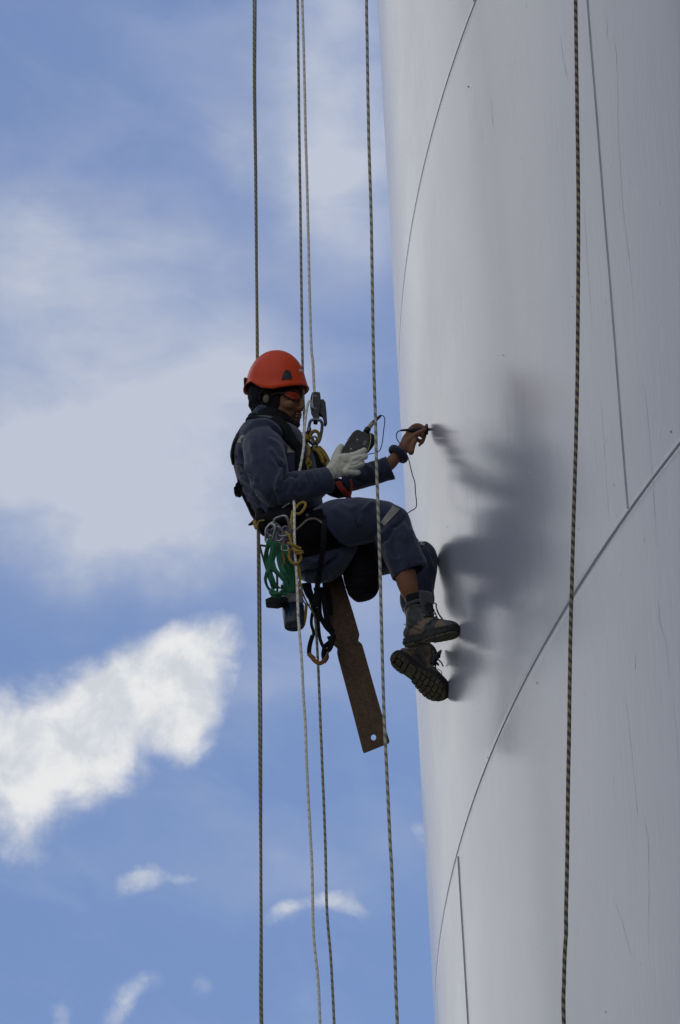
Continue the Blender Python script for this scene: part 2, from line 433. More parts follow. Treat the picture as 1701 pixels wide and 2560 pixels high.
for z, dr in prof:
    rings.append([bm.verts.new(((TR+dr)*math.cos(2*math.pi*k/NS), (TR+dr)*math.sin(2*math.pi*k/NS), z)) for k in range(NS)])
for i in range(len(rings)-1):
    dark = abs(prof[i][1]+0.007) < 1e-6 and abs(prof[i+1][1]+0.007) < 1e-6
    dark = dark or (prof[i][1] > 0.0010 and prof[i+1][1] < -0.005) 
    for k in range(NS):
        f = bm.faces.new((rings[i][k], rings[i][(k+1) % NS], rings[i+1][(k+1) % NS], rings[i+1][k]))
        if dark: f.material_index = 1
top = bm.verts.new((0, 0, TANK_H+1.2))
me = bm_mesh(bm)
shell = link("shell", me, [MT, M_groove]); shell.parent = tank
# roof
bm = bmesh.new(); tp = bm.verts.new((0, 0, TANK_H+1.6)); rr = []
for r, z in ((TR+0.12, TANK_H-0.08), (TR+0.12, TANK_H+0.02), (TR*0.6, TANK_H+1.0)):
    rr.append([bm.verts.new((r*math.cos(2*math.pi*k/180), r*math.sin(2*math.pi*k/180), z)) for k in range(180)])
for a, b in zip(rr, rr[1:]):
    for k in range(180): bm.faces.new((a[k], a[(k+1) % 180], b[(k+1) % 180], b[k]))
for k in range(180): bm.faces.new((rr[-1][k], rr[-1][(k+1) % 180], tp))
bm.faces.new(rr[0][::-1])
roof = link("roof", bm_mesh(bm), mat("roof_paint", (0.6, 0.6, 0.6), 0.5), smooth=False); roof.parent = tank
# vertical welds, staggered from course to course
def vweld(a, z0, z1, wd=0.0085, h=0.003):
    bm = bmesh.new(); n = int((z1-z0)/0.02); L = []
    for i in range(n+1):
        z = z0+(z1-z0)*i/n; j = wd*(1+0.25*noise.noise(Vector((a*50, z*9, 1)))); o = 0.0025*noise.noise(Vector((a*70, z*3, 5)))
        row = []
        for s_, d_ in ((-1, -0.002), (-0.55, h), (0.0, h*1.3), (0.55, h), (1, -0.002)):
            aa = a+(s_*j/2+o)/TR; row.append(bm.verts.new(((TR+d_)*math.cos(aa), (TR+d_)*math.sin(aa), z)))
        L.append(row)
    for r0, r1 in zip(L, L[1:]):
        for k in range(4): bm.faces.new((r0[k], r0[k+1], r1[k+1], r1[k]))
    bmesh.ops.recalc_face_normals(bm, faces=bm.faces)
    o = link("weld_seam", bm_mesh(bm), M_weld); o.parent = tank; return o
aA = vang(1520, 640); aB = vang(1158, 2340)
stag = aB-aA
vweld(aA, Z2+0.02, Z1-0.02)
if Z1 > 0: pass
vweld(aB, Z2-COURSE+0.02, Z2-0.02)
for kk in (1, 2): vweld(aA+kk*0.62, Z2+0.02, Z1-0.02); vweld(aB+kk*0.62, Z2-COURSE+0.02, Z2-0.02)
vweld(aB+0.1, Z1+0.02, Z1+COURSE-0.02)

# scuffs and hairline drips in the paint
M_scuff = mat("scuffed_paint", (0.52, 0.53, 0.59), 0.22, ior=1.7, var=0.10, vscale=30)
M_speck = mat("dirt_speck", (0.10, 0.10, 0.09), 0.8)
def scuff(k0, pts, wpx):
    bm = bmesh.new(); s = catmull([(k0[0]+k0[2]*x, k0[1]+k0[2]*y) for x, y in pts], 22); rows = []
    for i, (x, y) in enumerate(s):
        q = i/(len(s)-1); x += 1.4*noise.noise(Vector((x*.03, y*.03, 3)))
        wd = wpx*(0.35+0.9*abs(noise.noise(Vector((y*.02, x*.01, 9)))))*.45*min(1, 5*q, 5*(1-q))+.02
        rows.append([bm.verts.new(wall_hit(x+d*wd/2, y, 0.0012)-tank.location) for d in (-1, 1)])
    for a, b in zip(rows, rows[1:]): bm.faces.new((a[0], a[1], b[1], b[0]))
    o = link("scuff_mark", bm_mesh(bm), M_scuff); o.parent = tank
cA, cB, cC = (900, 0, .511), (960, 860, .4726), (1000, 1700, .447)
for k0, pts, w_ in ((cB, [(1358, 190), (1385, 300), (1410, 600), (1430, 900), (1440, 1110)], 2.4), (cB, [(1445, 1290), (1460, 1480), (1490, 1580), (1512, 1800)], 2.6), (cB, [(1145, 250), (1160, 500), (1180, 800), (1195, 1000)], 1.8),
        (cA, [(1235, 170), (1255, 300), (1265, 700), (1290, 1050), (1320, 1300), (1347, 1590)], 2.6), (cA, [(1090, 960), (1120, 1400), (1140, 1650)], 1.7), (cC, [(1250, 20), (1300, 450), (1330, 820)], 2.2),
        (cC, [(1360, 720), (1385, 900), (1390, 1100), (1388, 1560)], 2.4), (cC, [(1180, 1190), (1240, 1350), (1280, 1500), (1315, 1560)], 2.0), (cB, [(640, 300), (655, 500), (690, 900), (715, 1350)], 1.7), (cA, [(640, 480), (650, 630)], 2.0),
        (cA, [(975, 160), (990, 260), (1005, 350), (1020, 385)], 2.6), (cA, [(1195, 60), (1210, 130), (1205, 200)], 3.0), (cB, [(1330, 1640), (1325, 1730)], 3.0), (cC, [(1520, 100), (1545, 300), (1555, 540)], 2.0), (cB, [(880, 1010), (878, 1050)], 4.0)):
    scuff(k0, pts, w_)
bm = bmesh.new()
for x, y, r in ((1171, 217, 2.2), (1677, 1079, 2.6), (1343, 1707, 2.0), (1256, 1520, 1.3), (1118, 1318, 1.2), (1206, 345, 1.3), (1431, 741, 1.4), (1219, 1893, 1.5), (1514, 2620-90, 1.8), (1259, 888, 1.6)):
    cpt = wall_hit(x, y, .0015)-tank.location; vs_ = [bm.verts.new(wall_hit(x+r*.5*math.cos(a), y+r*1.2*math.sin(a), .0015)-tank.location) for a in np.linspace(0, 2*math.pi, 9)[:-1]]
    bm.faces.new(vs_)
o = link("dirt_specks", bm_mesh(bm), M_speck, smooth=False); o.parent = tank; o['kind'] = 'stuff'
# ------------------------------------------------------------------ ropes
def rope_mat(name, base, stripe, pitch, duty, strands=1, fleck=None, soft=0.06):
    mt = bpy.data.materials.new(name); mt.use_nodes = True; g = NT(mt.node_tree); b = g.n['Principled BSDF']
    uv = g.node('ShaderNodeUVMap').outputs[0]; u, v, _ = g.sep(uv)      # u round the rope 0..1, v along it in metres
    def helix(p, d, n=1, hand=1.0):
        f = g.math('FRACT', g.math('ADD', g.math('MULTIPLY', v, 1.0/p), g.math('MULTIPLY', u, hand*n)))
        return g.math('SUBTRACT', g.mapr(f, 0.5-d/2-soft, 0.5-d/2+soft), g.mapr(f, 0.5+d/2-soft, 0.5+d/2+soft))
    n2 = g.noise(g.comb(g.math('MULTIPLY', u, 6.0), g.math('MULTIPLY', v, 160.0), 0.0), 1.0, 3, 0.6)
    c = g.mix(helix(pitch, duty, strands), base, stripe)
    if fleck: c = g.mix(g.math('MULTIPLY', helix(pitch*0.9, 0.12, 1, -1.0), g.math('GREATER_THAN', g.math('FRACT', g.math('MULTIPLY', v, 190.0)), 0.45)), c, fleck)
    c = g.mix(g.mapr(n2, 0.3, 0.7, 0.0, 0.35), c, tuple(x*0.6 for x in base))
    g.put(b.inputs['Base Color'], c); b.inputs['Roughness'].default_value = 0.75
    braid = g.math('ABSOLUTE', g.math('SUBTRACT', g.math('FRACT', g.math('ADD', g.math('MULTIPLY', v, 220.0), g.math('MULTIPLY', u, 6.0))), 0.5))
    g.put(b.inputs['Normal'], g.bump(braid, 0.6, 0.0015)); return mt
R_tan = rope_mat("olive_rope", (.36, .33, .20), (.11, .085, .055), 0.027, 0.24)
R_grey = rope_mat("grey_rope", (.36, .35, .26), (.15, .135, .10), 0.030, 0.34)
R_white = rope_mat("white_rope", (.82, .80, .68), (.50, .49, .43), 0.034, 0.16, fleck=(.25, .05, .06))
R_half = rope_mat("striped_rope", (.52, .50, .38), (.16, .155, .135), 0.039, 0.42, soft=0.13)
R_dark = rope_mat("black_striped_rope", (.28, .235, .15), (.035, .033, .03), 0.033, 0.52)
def rope(name, pts, r, mt, wob=0.0, seg=10, step=0.02, seed=0):
    """pts: 3D guide points top to bottom; one mesh with uv (round, along)"""
    g = catmull([tuple(p) for p in pts], 24)
    L = np.concatenate([[0], np.cumsum(np.linalg.norm(np.diff(g, axis=0), axis=1))]); n = max(int(L[-1]/step), 4)
    ss = np.linspace(0, L[-1], n+1); c = np.stack([np.interp(ss, L, g[:, i]) for i in range(3)], 1)
    if wob:
        for i in range(n+1):
            v = noise.noise_vector(Vector((seed*3.1, ss[i]*2.3, seed)))*wob+noise.noise_vector(Vector((seed, ss[i]*9, 4)))*wob*0.35
            c[i] += np.array((v.x, v.y, 0))
    verts = []; prev = None
    for i in range(n+1):
        tg = Vector(c[min(i+1, n)]-c[max(i-1, 0)]).normalized()
        if prev is None: prev = tg.cross(Vector((0, 1, 0.1))).normalized()
        S = (prev-tg*prev.dot(tg)).normalized(); prev = S; B = tg.cross(S)
        for k in range(seg):
            a = 2*math.pi*k/seg; verts.append(Vector(c[i])+S*(r*math.cos(a))+B*(r*math.sin(a)))
    faces = []; uvs = []
    for i in range(n):
        for k in range(seg):
            k2 = (k+1) % seg; faces.append((i*seg+k, i*seg+k2, (i+1)*seg+k2, (i+1)*seg+k))
            uvs += [(k/seg, ss[i]), ((k+1)/seg, ss[i]), ((k+1)/seg, ss[i+1]), (k/seg, ss[i+1])]
    faces += [tuple(range(seg))[::-1], tuple(n*seg+k for k in range(seg))]; uvs += [(0, 0)]*seg+[(0, ss[-1])]*seg
    me = bpy.data.meshes.new(name); me.from_pydata(verts, [], faces)
    ul = me.uv_layers.new(name="UVMap"); ul.data.foreach_set('uv', np.array(uvs, float).ravel())
    return link(name, me, mt)
def runout(pts, top=None, bottom=None):
    """carry a rope on to the tank roof edge and to the ground, following its own line"""
    if top is not None:
        d = (pts[0]-pts[1]).normalized(); k = (top-pts[0].z)/d.z
        pts = [pts[0]+d*k, pts[0]+d*(k*0.5), pts[0]+d*0.4]+pts
    if bottom is not None:
        d = (pts[-1]-pts[-2]).normalized(); d = (d*0.5+Vector((0, 0, -1))).normalized(); k = (bottom-pts[-1].z)/d.z
        pts = pts+[pts[-1]+d*0.5, pts[-1]+d*(k*0.5), pts[-1]+d*k]
    return pts
TOPZ = 20.0
def FQ(lst, t): return [Q('F', x, y, t if not callable(t) else t(y)) for x, y in lst]
# loose end laid in a coil on the ground below is out of view; ropes simply reach the ground
r1 = FQ([(584.5, 0), (585.2, 200), (588.0, 400), (590, 600), (592.0, 800), (593, 1000), (594.3, 1240), (595.5, 1400), (597, 1640), (600, 1900), (601, 2100), (600, 2250), (601, 2360)], -0.42)
r2 = FQ([(589.5, 0), (589.0, 200), (591.2, 400), (592.6, 600), (595.0, 800), (596, 1000), (598.0, 1240), (600.5, 1400), (602.6, 1640), (602.6, 1900), (603.6, 2100), (604.0, 2250), (605, 2360)], -0.44)
tag(rope("rope", runout(r1, TOPZ, 0.05), 0.0041, R_tan, 0.001, seed=1), 'thin olive rope, left strand of the close pair behind the worker', 'rope', 'pair of ropes behind the worker')
tag(rope("rope", runout(r2, TOPZ, 0.05), 0.0041, R_tan, 0.001, seed=2), 'thin olive rope, right strand of the close pair behind the worker', 'rope', 'pair of ropes behind the worker')
# backup rope: past the face, through the backup device, behind the hip gear, down
b1 = FQ([(686.5, 0), (689, 200), (691.5, 400), (694, 600), (697, 800), (699.5, 900), (702, 970)], 0.03)
b2 = [Q('1', 1050, 1250, .05), Q('1', 1040, 1400, .06), Q('2', 1010, 600, .07), Q('2', 985, 800, .04), Q('4', 760, 120, -.02), Q('4', 800, 500, -.03), Q('7', 560, 60, -.02), Q('7', 610, 380, .0)]
b3 = [Q('7', 645, 620, .02), Q('7', 660, 800, .02), Q('7', 680, 1200, .02), Q('7', 700, 1700, .02), Q('7', 720, 2178, .02)]+FQ([(750, 1950), (754, 2100), (762, 2200), (767, 2280), (771, 2360)], 0.02)
tag(rope("rope", runout(b1+b2+b3, TOPZ, 0.05), 0.0052, R_grey, 0.0012, seed=3), 'grey backup rope passing the face and leaving below the black foot loop', 'rope')
# working rope: descender and then the white tail over the hip
w1 = FQ([(697, 0), (702.5, 200), (707.5, 400), (712, 600), (718, 800)], 0.05)+[Q('1', 1160, 300, .05), Q('1', 1178, 620, .05), Q('1', 1184, 760, .06)]
w2 = [Q('1', 1190, 850, .07), Q('1', 1212, 940, .085), Q('1', 1190, 1000, .10), Q('1', 1160, 930, .11), Q('1', 1140, 830, .115), Q('1', 1112, 850, .12), Q('1', 1085, 950, .125), Q('1', 1068, 1080, .13), Q('1', 1050, 1250, .14), Q('1', 1045, 1420, .155)]
w3 = [Q('2', 1045, 380, .17), Q('2', 1020, 560, .19), Q('2', 985, 740, .19), Q('2', 950, 900, .19), Q('4', 706, 60, .23), Q('4', 712, 130, .27), Q('4', 710, 400, .30), Q('4', 716, 650, .31), Q('4', 732, 900, .31), Q('4', 750, 1200, .31), Q('4', 765, 1568, .31),
      Q('7', 462, 600, .31), Q('7', 478, 800, .31), Q('7', 500, 1100, .30), Q('7', 520, 1500, .29), Q('7', 540, 1800, .28), Q('7', 552, 2178, .28)]+FQ([(711, 1840), (717, 1950), (720, 2020), (723, 2150), (732, 2240), (735, 2280), (738, 2360)], .27)
tag(rope("rope", runout(w1+w2+w3, TOPZ, 0.05), 0.0054, R_white, 0.0012, seed=4), 'pale flecked working rope through the black descender and down over the hip', 'rope')
c1 = FQ([(845, 0), (850, 300), (856, 500), (859, 700), (862, 850), (866, 980), (869, 1090), (873, 1200), (876, 1300), (880, 1450), (884, 1600), (889, 1720), (893, 1800), (899, 1930), (903, 2000), (907, 2120), (911, 2220), (916, 2360)], 0.50)
tag(rope("rope", runout(c1, TOPZ, 0.05), 0.0060, R_half, 0.0015, seed=5), 'grey and black striped rope hanging in front of the worker\'s knee', 'rope')
def DQ(lst):
    out = []
    for x, y in lst:
        q0_ = wall_hit(1441, 0, 0.20); d = ray(x*1.0848, y*1.0848); out.append(CAM+d*((q0_.y-CAM.y)/d.y))
    return out
d1 = DQ([(1327, 0), (1329, 150), (1331, 300), (1333, 450), (1333.5, 600), (1331.5, 800), (1330, 900), (1326, 1080), (1321, 1250), (1317, 1400), (1314, 1550), (1312, 1700), (1309, 1850), (1307, 2000), (1305, 2100), (1305, 2150), (1302, 2200), (1300.5, 2260), (1300, 2360)])
d1 = runout(d1, TOPZ, 0.05)
tag(rope("rope", d1, 0.0064, R_dark, 0.001, seed=6), 'thick black and tan rope hanging in front of the white tank wall', 'rope')
# ------------------------------------------------------------------ the rope access worker
def fabric(name, col, col2=None, bumpy=0.35, rough=0.92):
    mt = bpy.data.materials.new(name); mt.use_nodes = True; g = NT(mt.node_tree); b = g.n['Principled BSDF']
    o = g.node('ShaderNodeTexCoord').outputs['Object']
    f = g.mapr(g.noise(o, 7.0, 5, 0.65), 0.35, 0.65); d = g.mapr(g.noise(o, 42.0, 4, 0.6), 0.4, 0.75, 0, 0.5)
    c = g.mix(f, col, col2 or tuple(x*0.78 for x in col)); c = g.mix(d, c, tuple(x*1.25 for x in col))
    g.put(b.inputs['Base Color'], c); b.inputs['Roughness'].default_value = rough; b.inputs['Specular IOR Level'].default_value = 0.25
    b.inputs['Sheen Weight'].default_value = 0.30 if sum(col) > .05 else 0.0
    weave = g.math('ADD', g.math('MULTIPLY', g.noise(o, 330.0, 2, 0.5), 0.35), g.noise(o, 26.0, 5, 0.62))
    g.put(b.inputs['Normal'], g.bump(weave, bumpy, 0.010)); return mt
M_cover = fabric("navy_workwear", (.034, .043, .080))
M_vest = fabric("black_webbing", (.0055, .0055, .0075), rough=0.85)
M_hood = fabric("black_knit", (.009, .008, .012))
M_collar = fabric("navy_fleece", (.028, .036, .075))
M_glove = fabric("knit_glove", (.66, .65, .54), (.54, .54, .44), bumpy=0.25)
M_refl = mat("reflective_tape", (.60, .60, .52), 0.45, metal=0.1, var=0.25, vscale=40, bump=0.15)
M_sock = fabric("black_sock", (.015, .014, .016))
def m_skin():
    mt = bpy.data.materials.new("skin"); mt.use_nodes = True; g = NT(mt.node_tree); b = g.n['Principled BSDF']
    o = g.node('ShaderNodeTexCoord').outputs['Object']
    f = g.mapr(g.noise(o, 14.0, 4, 0.6), 0.3, 0.7); d = g.mapr(g.noise(o, 90.0, 3, 0.6), 0.45, 0.75, 0, 0.35)
    g.put(b.inputs['Base Color'], g.mix(d, g.mix(f, (.27, .120, .055), (.21, .090, .040)), (.16, .068, .032)))
    b.inputs['Roughness'].default_value = 0.55; b.inputs['Subsurface Weight'].default_value = 0.08
    b.inputs['Subsurface Radius'].default_value = (.012, .004, .002); b.inputs['Subsurface Scale'].default_value = 0.3
    g.put(b.inputs['Normal'], g.bump(g.noise(o, 260, 3, 0.6), 0.2, 0.002)); return mt
M_skin = m_skin()
M_helmet = mat("orange_helmet", (.72, .058, .006), 0.42, var=0.16, vscale=9, spec=.3, coat=0.05, bump=0.03, bscale=60)
M_black = mat("black_plastic", (.006, .006, .0065), 0.45, var=0.3, vscale=50)
M_rub = mat("black_rubber", (.008, .0075, .0075), 0.75, var=0.3, vscale=60, bump=0.3, bscale=300)
M_steel = mat("steel", (.34, .35, .37), 0.28, metal=1.0, var=0.3, vscale=60)
M_gun = mat("grey_alloy", (.22, .24, .26), 0.35, metal=0.9, var=0.3, vscale=60)
M_yel = fabric("yellow_rope", (.36, .235, .025), (.26, .165, .02), bumpy=0.5)
M_orange = fabric("orange_webbing", (.26, .10, .02))
M_red = fabric("red_webbing", (.42, .045, .022))
M_green = fabric("green_webbing", (.008, .125, .05), (.005, .07, .03), bumpy=0.2, rough=0.75)
M_white = mat("off_white", (.6, .6, .56), 0.6, var=0.2, vscale=40)

person = empty("person", Q('8', 420, 1180, 0.0))
tag(person, 'worker in navy coveralls and orange helmet sitting in a harness against the tank wall', 'person')
PT = {}
# body rows are shared by skin (slightly inside) and coverall
tR, tL = 0.155, -0.145
TORSO = [(262, 468, 0, 72, 80), (255, 505, 0, 120, 130), (248, 560, 0, 178, 190), (262, 650, 0, 212, 250), (292, 750, 0, 222, 250), (325, 850, 0, 216, 235),
         (362, 950, 0, 195, 220), (405, 1050, 0, 172, 225), (445, 1130, 0, 165, 240), (490, 1205, 0, 155, 235), (530, 1260, 0, 110, 180)]
R_UP = [(212, 560, .13, 92, 95), (215, 610, .175, 112, 108), (228, 690, .205, 116, 105), (248, 770, .22, 112, 100), (270, 840, .225, 98, 92), (300, 870, .225, 78, 80)]
R_FO = [(285, 868, .225, 78, 80), (330, 855, .225, 90, 86), (385, 848, .22, 92, 85), (445, 838, .21, 88, 80), (510, 820, .20, 80, 76), (560, 806, .19, 73, 72), (584, 800, .185, 74, 72)]
L_UP = [(330, 610, -.15, 95, 95), (420, 720, -.20, 100, 95), (500, 800, -.22, 95, 90), (560, 850, -.22, 80, 80)]
L_FO3 = [(380, 1010, -.20, 110, 110), (480, 1000, -.195, 130, 130), (600, 950, -.185, 140, 135), (720, 905, -.175, 148, 140), (830, 868, -.168, 150, 140), (925, 838, -.162, 152, 145), (968, 822, -.16, 158, 148)]
R_TH = [(470, 1150, .10, 120, 150), (540, 1090, .135, 128, 150), (610, 1045, .155, 128, 145), (690, 1035, .165, 132, 140), (770, 1027, .168, 126, 130), (850, 1018, .168, 112, 118), (915, 1008, .168, 88, 105), (945, 1010, .168, 70, 90)]
R_SH = [(925, 985, .168, 62, 90), (932, 1015, .168, 92, 105), (945, 1090, .168, 103, 105), (975, 1170, .158, 107, 105), (1005, 1245, .148, 107, 105), (1036, 1318, .138, 105, 102)]
L_TH = [(500, 1190, -.10, 120, 150), (620, 1200, -.13, 125, 140), (760, 1220, -.14, 122, 130), (880, 1215, -.145, 115, 120), (1000, 1200, -.145, 100, 110), (1085, 1200, -.145, 72, 95)]
L_SH5 = [(1120, 650, -.145, 95, 170), (1145, 740, -.145, 132, 190), (1140, 850, -.145, 138, 200), (1115, 980, -.145, 150, 200), (1080, 1100, -.145, 170, 200), (1063, 1200, -.145, 190, 195), (1045, 1290, -.145, 165, 180), (1030, 1350, -.145, 130, 150)]
BUTT = [(395, 1150, .03, 110, 230), (455, 1215, .03, 128, 240), (520, 1250, .03, 128, 230), (590, 1235, .02, 110, 200), (650, 1200, .0, 80, 170)]
# head frame
hc = P(694, 1011, 0.0)
HF = Vector((math.cos(math.radians(21)), -math.sin(math.radians(21)), 0))
HU = Vector((0, -math.sin(math.radians(15)), math.cos(math.radians(15))))
HF = (HF-HU*HF.dot(HU)).normalized(); HR = HF.cross(HU)
def Hd(f, u, r=0.0): return hc+HF*f+HU*u+HR*r
def hl(bm, rows, seg=24, n=5):      # rows (f,u,r, half f, half r)
    loft3(bm, [(*Hd(f, u, r), a, b) for f, u, r, a, b in rows], seg, n, side=-HR)
def ell(bm, c, ax, ay, az, sub=3):
    r = bmesh.ops.create_icosphere(bm, subdivisions=sub, radius=1.0)
    for v in r['verts']: q = v.co.copy(); v.co = c+ax*q.x+ay*q.y+az*q.z
def he(bm, f, u, r, a, b, c, sub=3): ell(bm, Hd(f, u, r), HF*a, HU*b, HR*c, sub)

def finger(bm, k, pts, r0, r1):
    """pts (X,Y,t) in crop units, radii in crop units"""
    n = len(pts); loftq(bm, k, [(x, y, t, r0+(r1-r0)*i/(n-1), r0+(r1-r0)*i/(n-1)) for i, (x, y, t) in enumerate(pts)], 12, 5)
    for (x, y, t), r in ((pts[-1], r1), (pts[0], r0)):
        e = KS[k][2]*MPP*r; ell(bm, Q(k, x, y, t), Vector((e, 0, 0)), Vector((0, e, 0)), Vector((0, 0, e)), 2)
THUMB_R = [(285, 790, .175), (300, 700, .160), (325, 625, .150), (358, 568, .145)]
IND_R = [(440, 700, .185), (520, 678, .185), (590, 648, .178), (640, 618, .165)]
MID_R = [(470, 752, .187), (550, 722, .188), (620, 704, .180), (655, 694, .163)]
RNG_R = [(470, 812, .184), (540, 800, .185), (590, 786, .176), (618, 774, .160)]
PNK_R = [(430, 868, .182), (490, 880, .181), (535, 886, .174), (566, 888, .160)]
PALM_R = [(170, 925, .18, 66, 50), (215, 905, .18, 84, 56), (280, 855, .18, 112, 62), (350, 810, .18, 132, 64), (420, 785, .18, 134, 58), (480, 775, .18, 118, 46), (510, 765, .18, 92, 36)]
def build_body():
    bm = bmesh.new()
    he(bm, -.012, .055, 0, .093, .085, .072)
    hl(bm, [(-.008, .06, 0, .09, .070), (.0, .02, 0, .092, .068), (.010, -.02, 0, .083, .065), (.020, -.055, 0, .068, .056), (.032, -.080, 0, .05, .043), (.040, -.093, 0, .032, .028)])
    he(bm, .070, .032, .0, .022, .012, .052)                     # brow
    for s in (-1, 1):
        he(bm, .055, -.018, .040*s, .030, .024, .022)             # cheeks
        he(bm, .008, -.040, .050*s, .035, .035, .016)             # jaw corners
        he(bm, .092, -.033, .010*s, .012, .008, .008, 2)          # nostril wings
    hl(bm, [(.082, .022, 0, .012, .009), (.092, .005, 0, .012, .009), (.100, -.013, 0, .013, .011), (.103, -.027, 0, .012, .013), (.094, -.038, 0, .008, .010)], 14)
    he(bm, .080, -.053, 0, .018, .009, .024); he(bm, .081, -.0655, 0, .015, .007, .021)   # lips
    he(bm, .066, -.087, 0, .021, .017, .023)                      # chin
    for s in (-1, 1):                                             # ears
        he(bm, -.012, -.005, .074*s, .018, .030, .008)
    p0, p1 = Hd(-.015, -.05), Q('8', 262, 470, 0)
    loft3(bm, [(*p0, .052, .052), (*(p0*.5+p1*.5), .054, .056), (*p1, .058, .062)], 20, 4)
    loftq(bm, '8', [(x, y, t, a*.80, b*.8) for x, y, t, a, b in TORSO], 24)
    for rows in (R_UP, R_FO, L_UP, R_TH, L_TH): loftq(bm, '8', [(x, y, t, a*.60, b*.60) for x, y, t, a, b in rows], 16)
    loftq(bm, '8', [(x, y, t, a*.7, b*.7) for x, y, t, a, b in R_SH[:-2]], 16)
    loftq(bm, '5', [(930, 900, .155, 108, 110), (940, 985, .147, 112, 110), (965, 1080, .138, 104, 102), (1000, 1180, .125, 86, 90), (1040, 1290, .112, 72, 80), (1090, 1420, .100, 72, 74)], 20)
    loftq(bm, '5', [(x, y, t, a*.66, b*.66) for x, y, t, a, b in L_SH5[:5]], 16)
    loftq(bm, '6', [(560, 420, -.142, 150, 160), (585, 560, -.14, 125, 150), (615, 720, -.135, 105, 125), (640, 860, -.128, 100, 115), (680, 1050, -.12, 105, 110)], 16)
    # left (far) forearm, wrist and hand
    loftq(bm, '3', [(x, y, t, a*.6, b*.6) for x, y, t, a, b in L_FO3[:-2]], 16)
    loftq(bm, '3', [(860, 855, -.165, 72, 75), (950, 785, -.163, 80, 74), (1030, 700, -.160, 72, 62), (1095, 625, -.158, 70, 58), (1150, 560, -.158, 82, 56), (1195, 495, -.158, 96, 52), (1228, 440, -.158, 84, 46), (1250, 400, -.158, 55, 40)], 18)
    finger(bm, '3', [(1215, 640, -.150), (1235, 560, -.145), (1262, 490, -.142)], 38, 34)     # heel of the hand
    finger(bm, '3', [(1190, 500, -.148), (1255, 435, -.138), (1325, 395, -.135), (1392, 358, -.140)], 42, 25)   # thumb
    finger(bm, '3', [(1185, 400, -.165), (1240, 335, -.176), (1300, 312, -.180), (1355, 330, -.176), (1398, 352, -.170)], 40, 22)   # index
    finger(bm, '3', [(1230, 390, -.175), (1310, 350, -.187), (1368, 388, -.186), (1380, 440, -.178), (1360, 500, -.165)], 34, 22)
    finger(bm, '3', [(1245, 450, -.170), (1320, 420, -.182), (1368, 470, -.178), (1350, 525, -.165)], 31, 21)
    finger(bm, '3', [(1240, 510, -.165), (1300, 490, -.172), (1335, 525, -.165), (1318, 555, -.155)], 27, 18)
    # right hand (inside the glove)
    loftq(bm, '3', [(100, 960, .185, 62, 60)]+[(x, y, t-.004, a*.66, b*.6) for x, y, t, a, b in PALM_R], 16)
    for pts, r0, r1 in ((THUMB_R, 27, 19), (IND_R, 25, 17), (MID_R, 25, 17), (RNG_R, 24, 16), (PNK_R, 22, 14)): finger(bm, '3', [(x, y, t-.003) for x, y, t in pts], r0, r1)
    return remesh(bm, 0.0034, 2)
body = link("body", build_body(), M_skin, person)

def part_remesh(name, fn, vox, sm, mt, fl=None, gn=(0, 1), parent=person, pn=None):
    bm = bmesh.new(); fn(bm); me = remesh(bm, vox, sm)
    if fl or gn[0]: folds(me, fl or [], gn)
    return link(name, me, mt, parent)
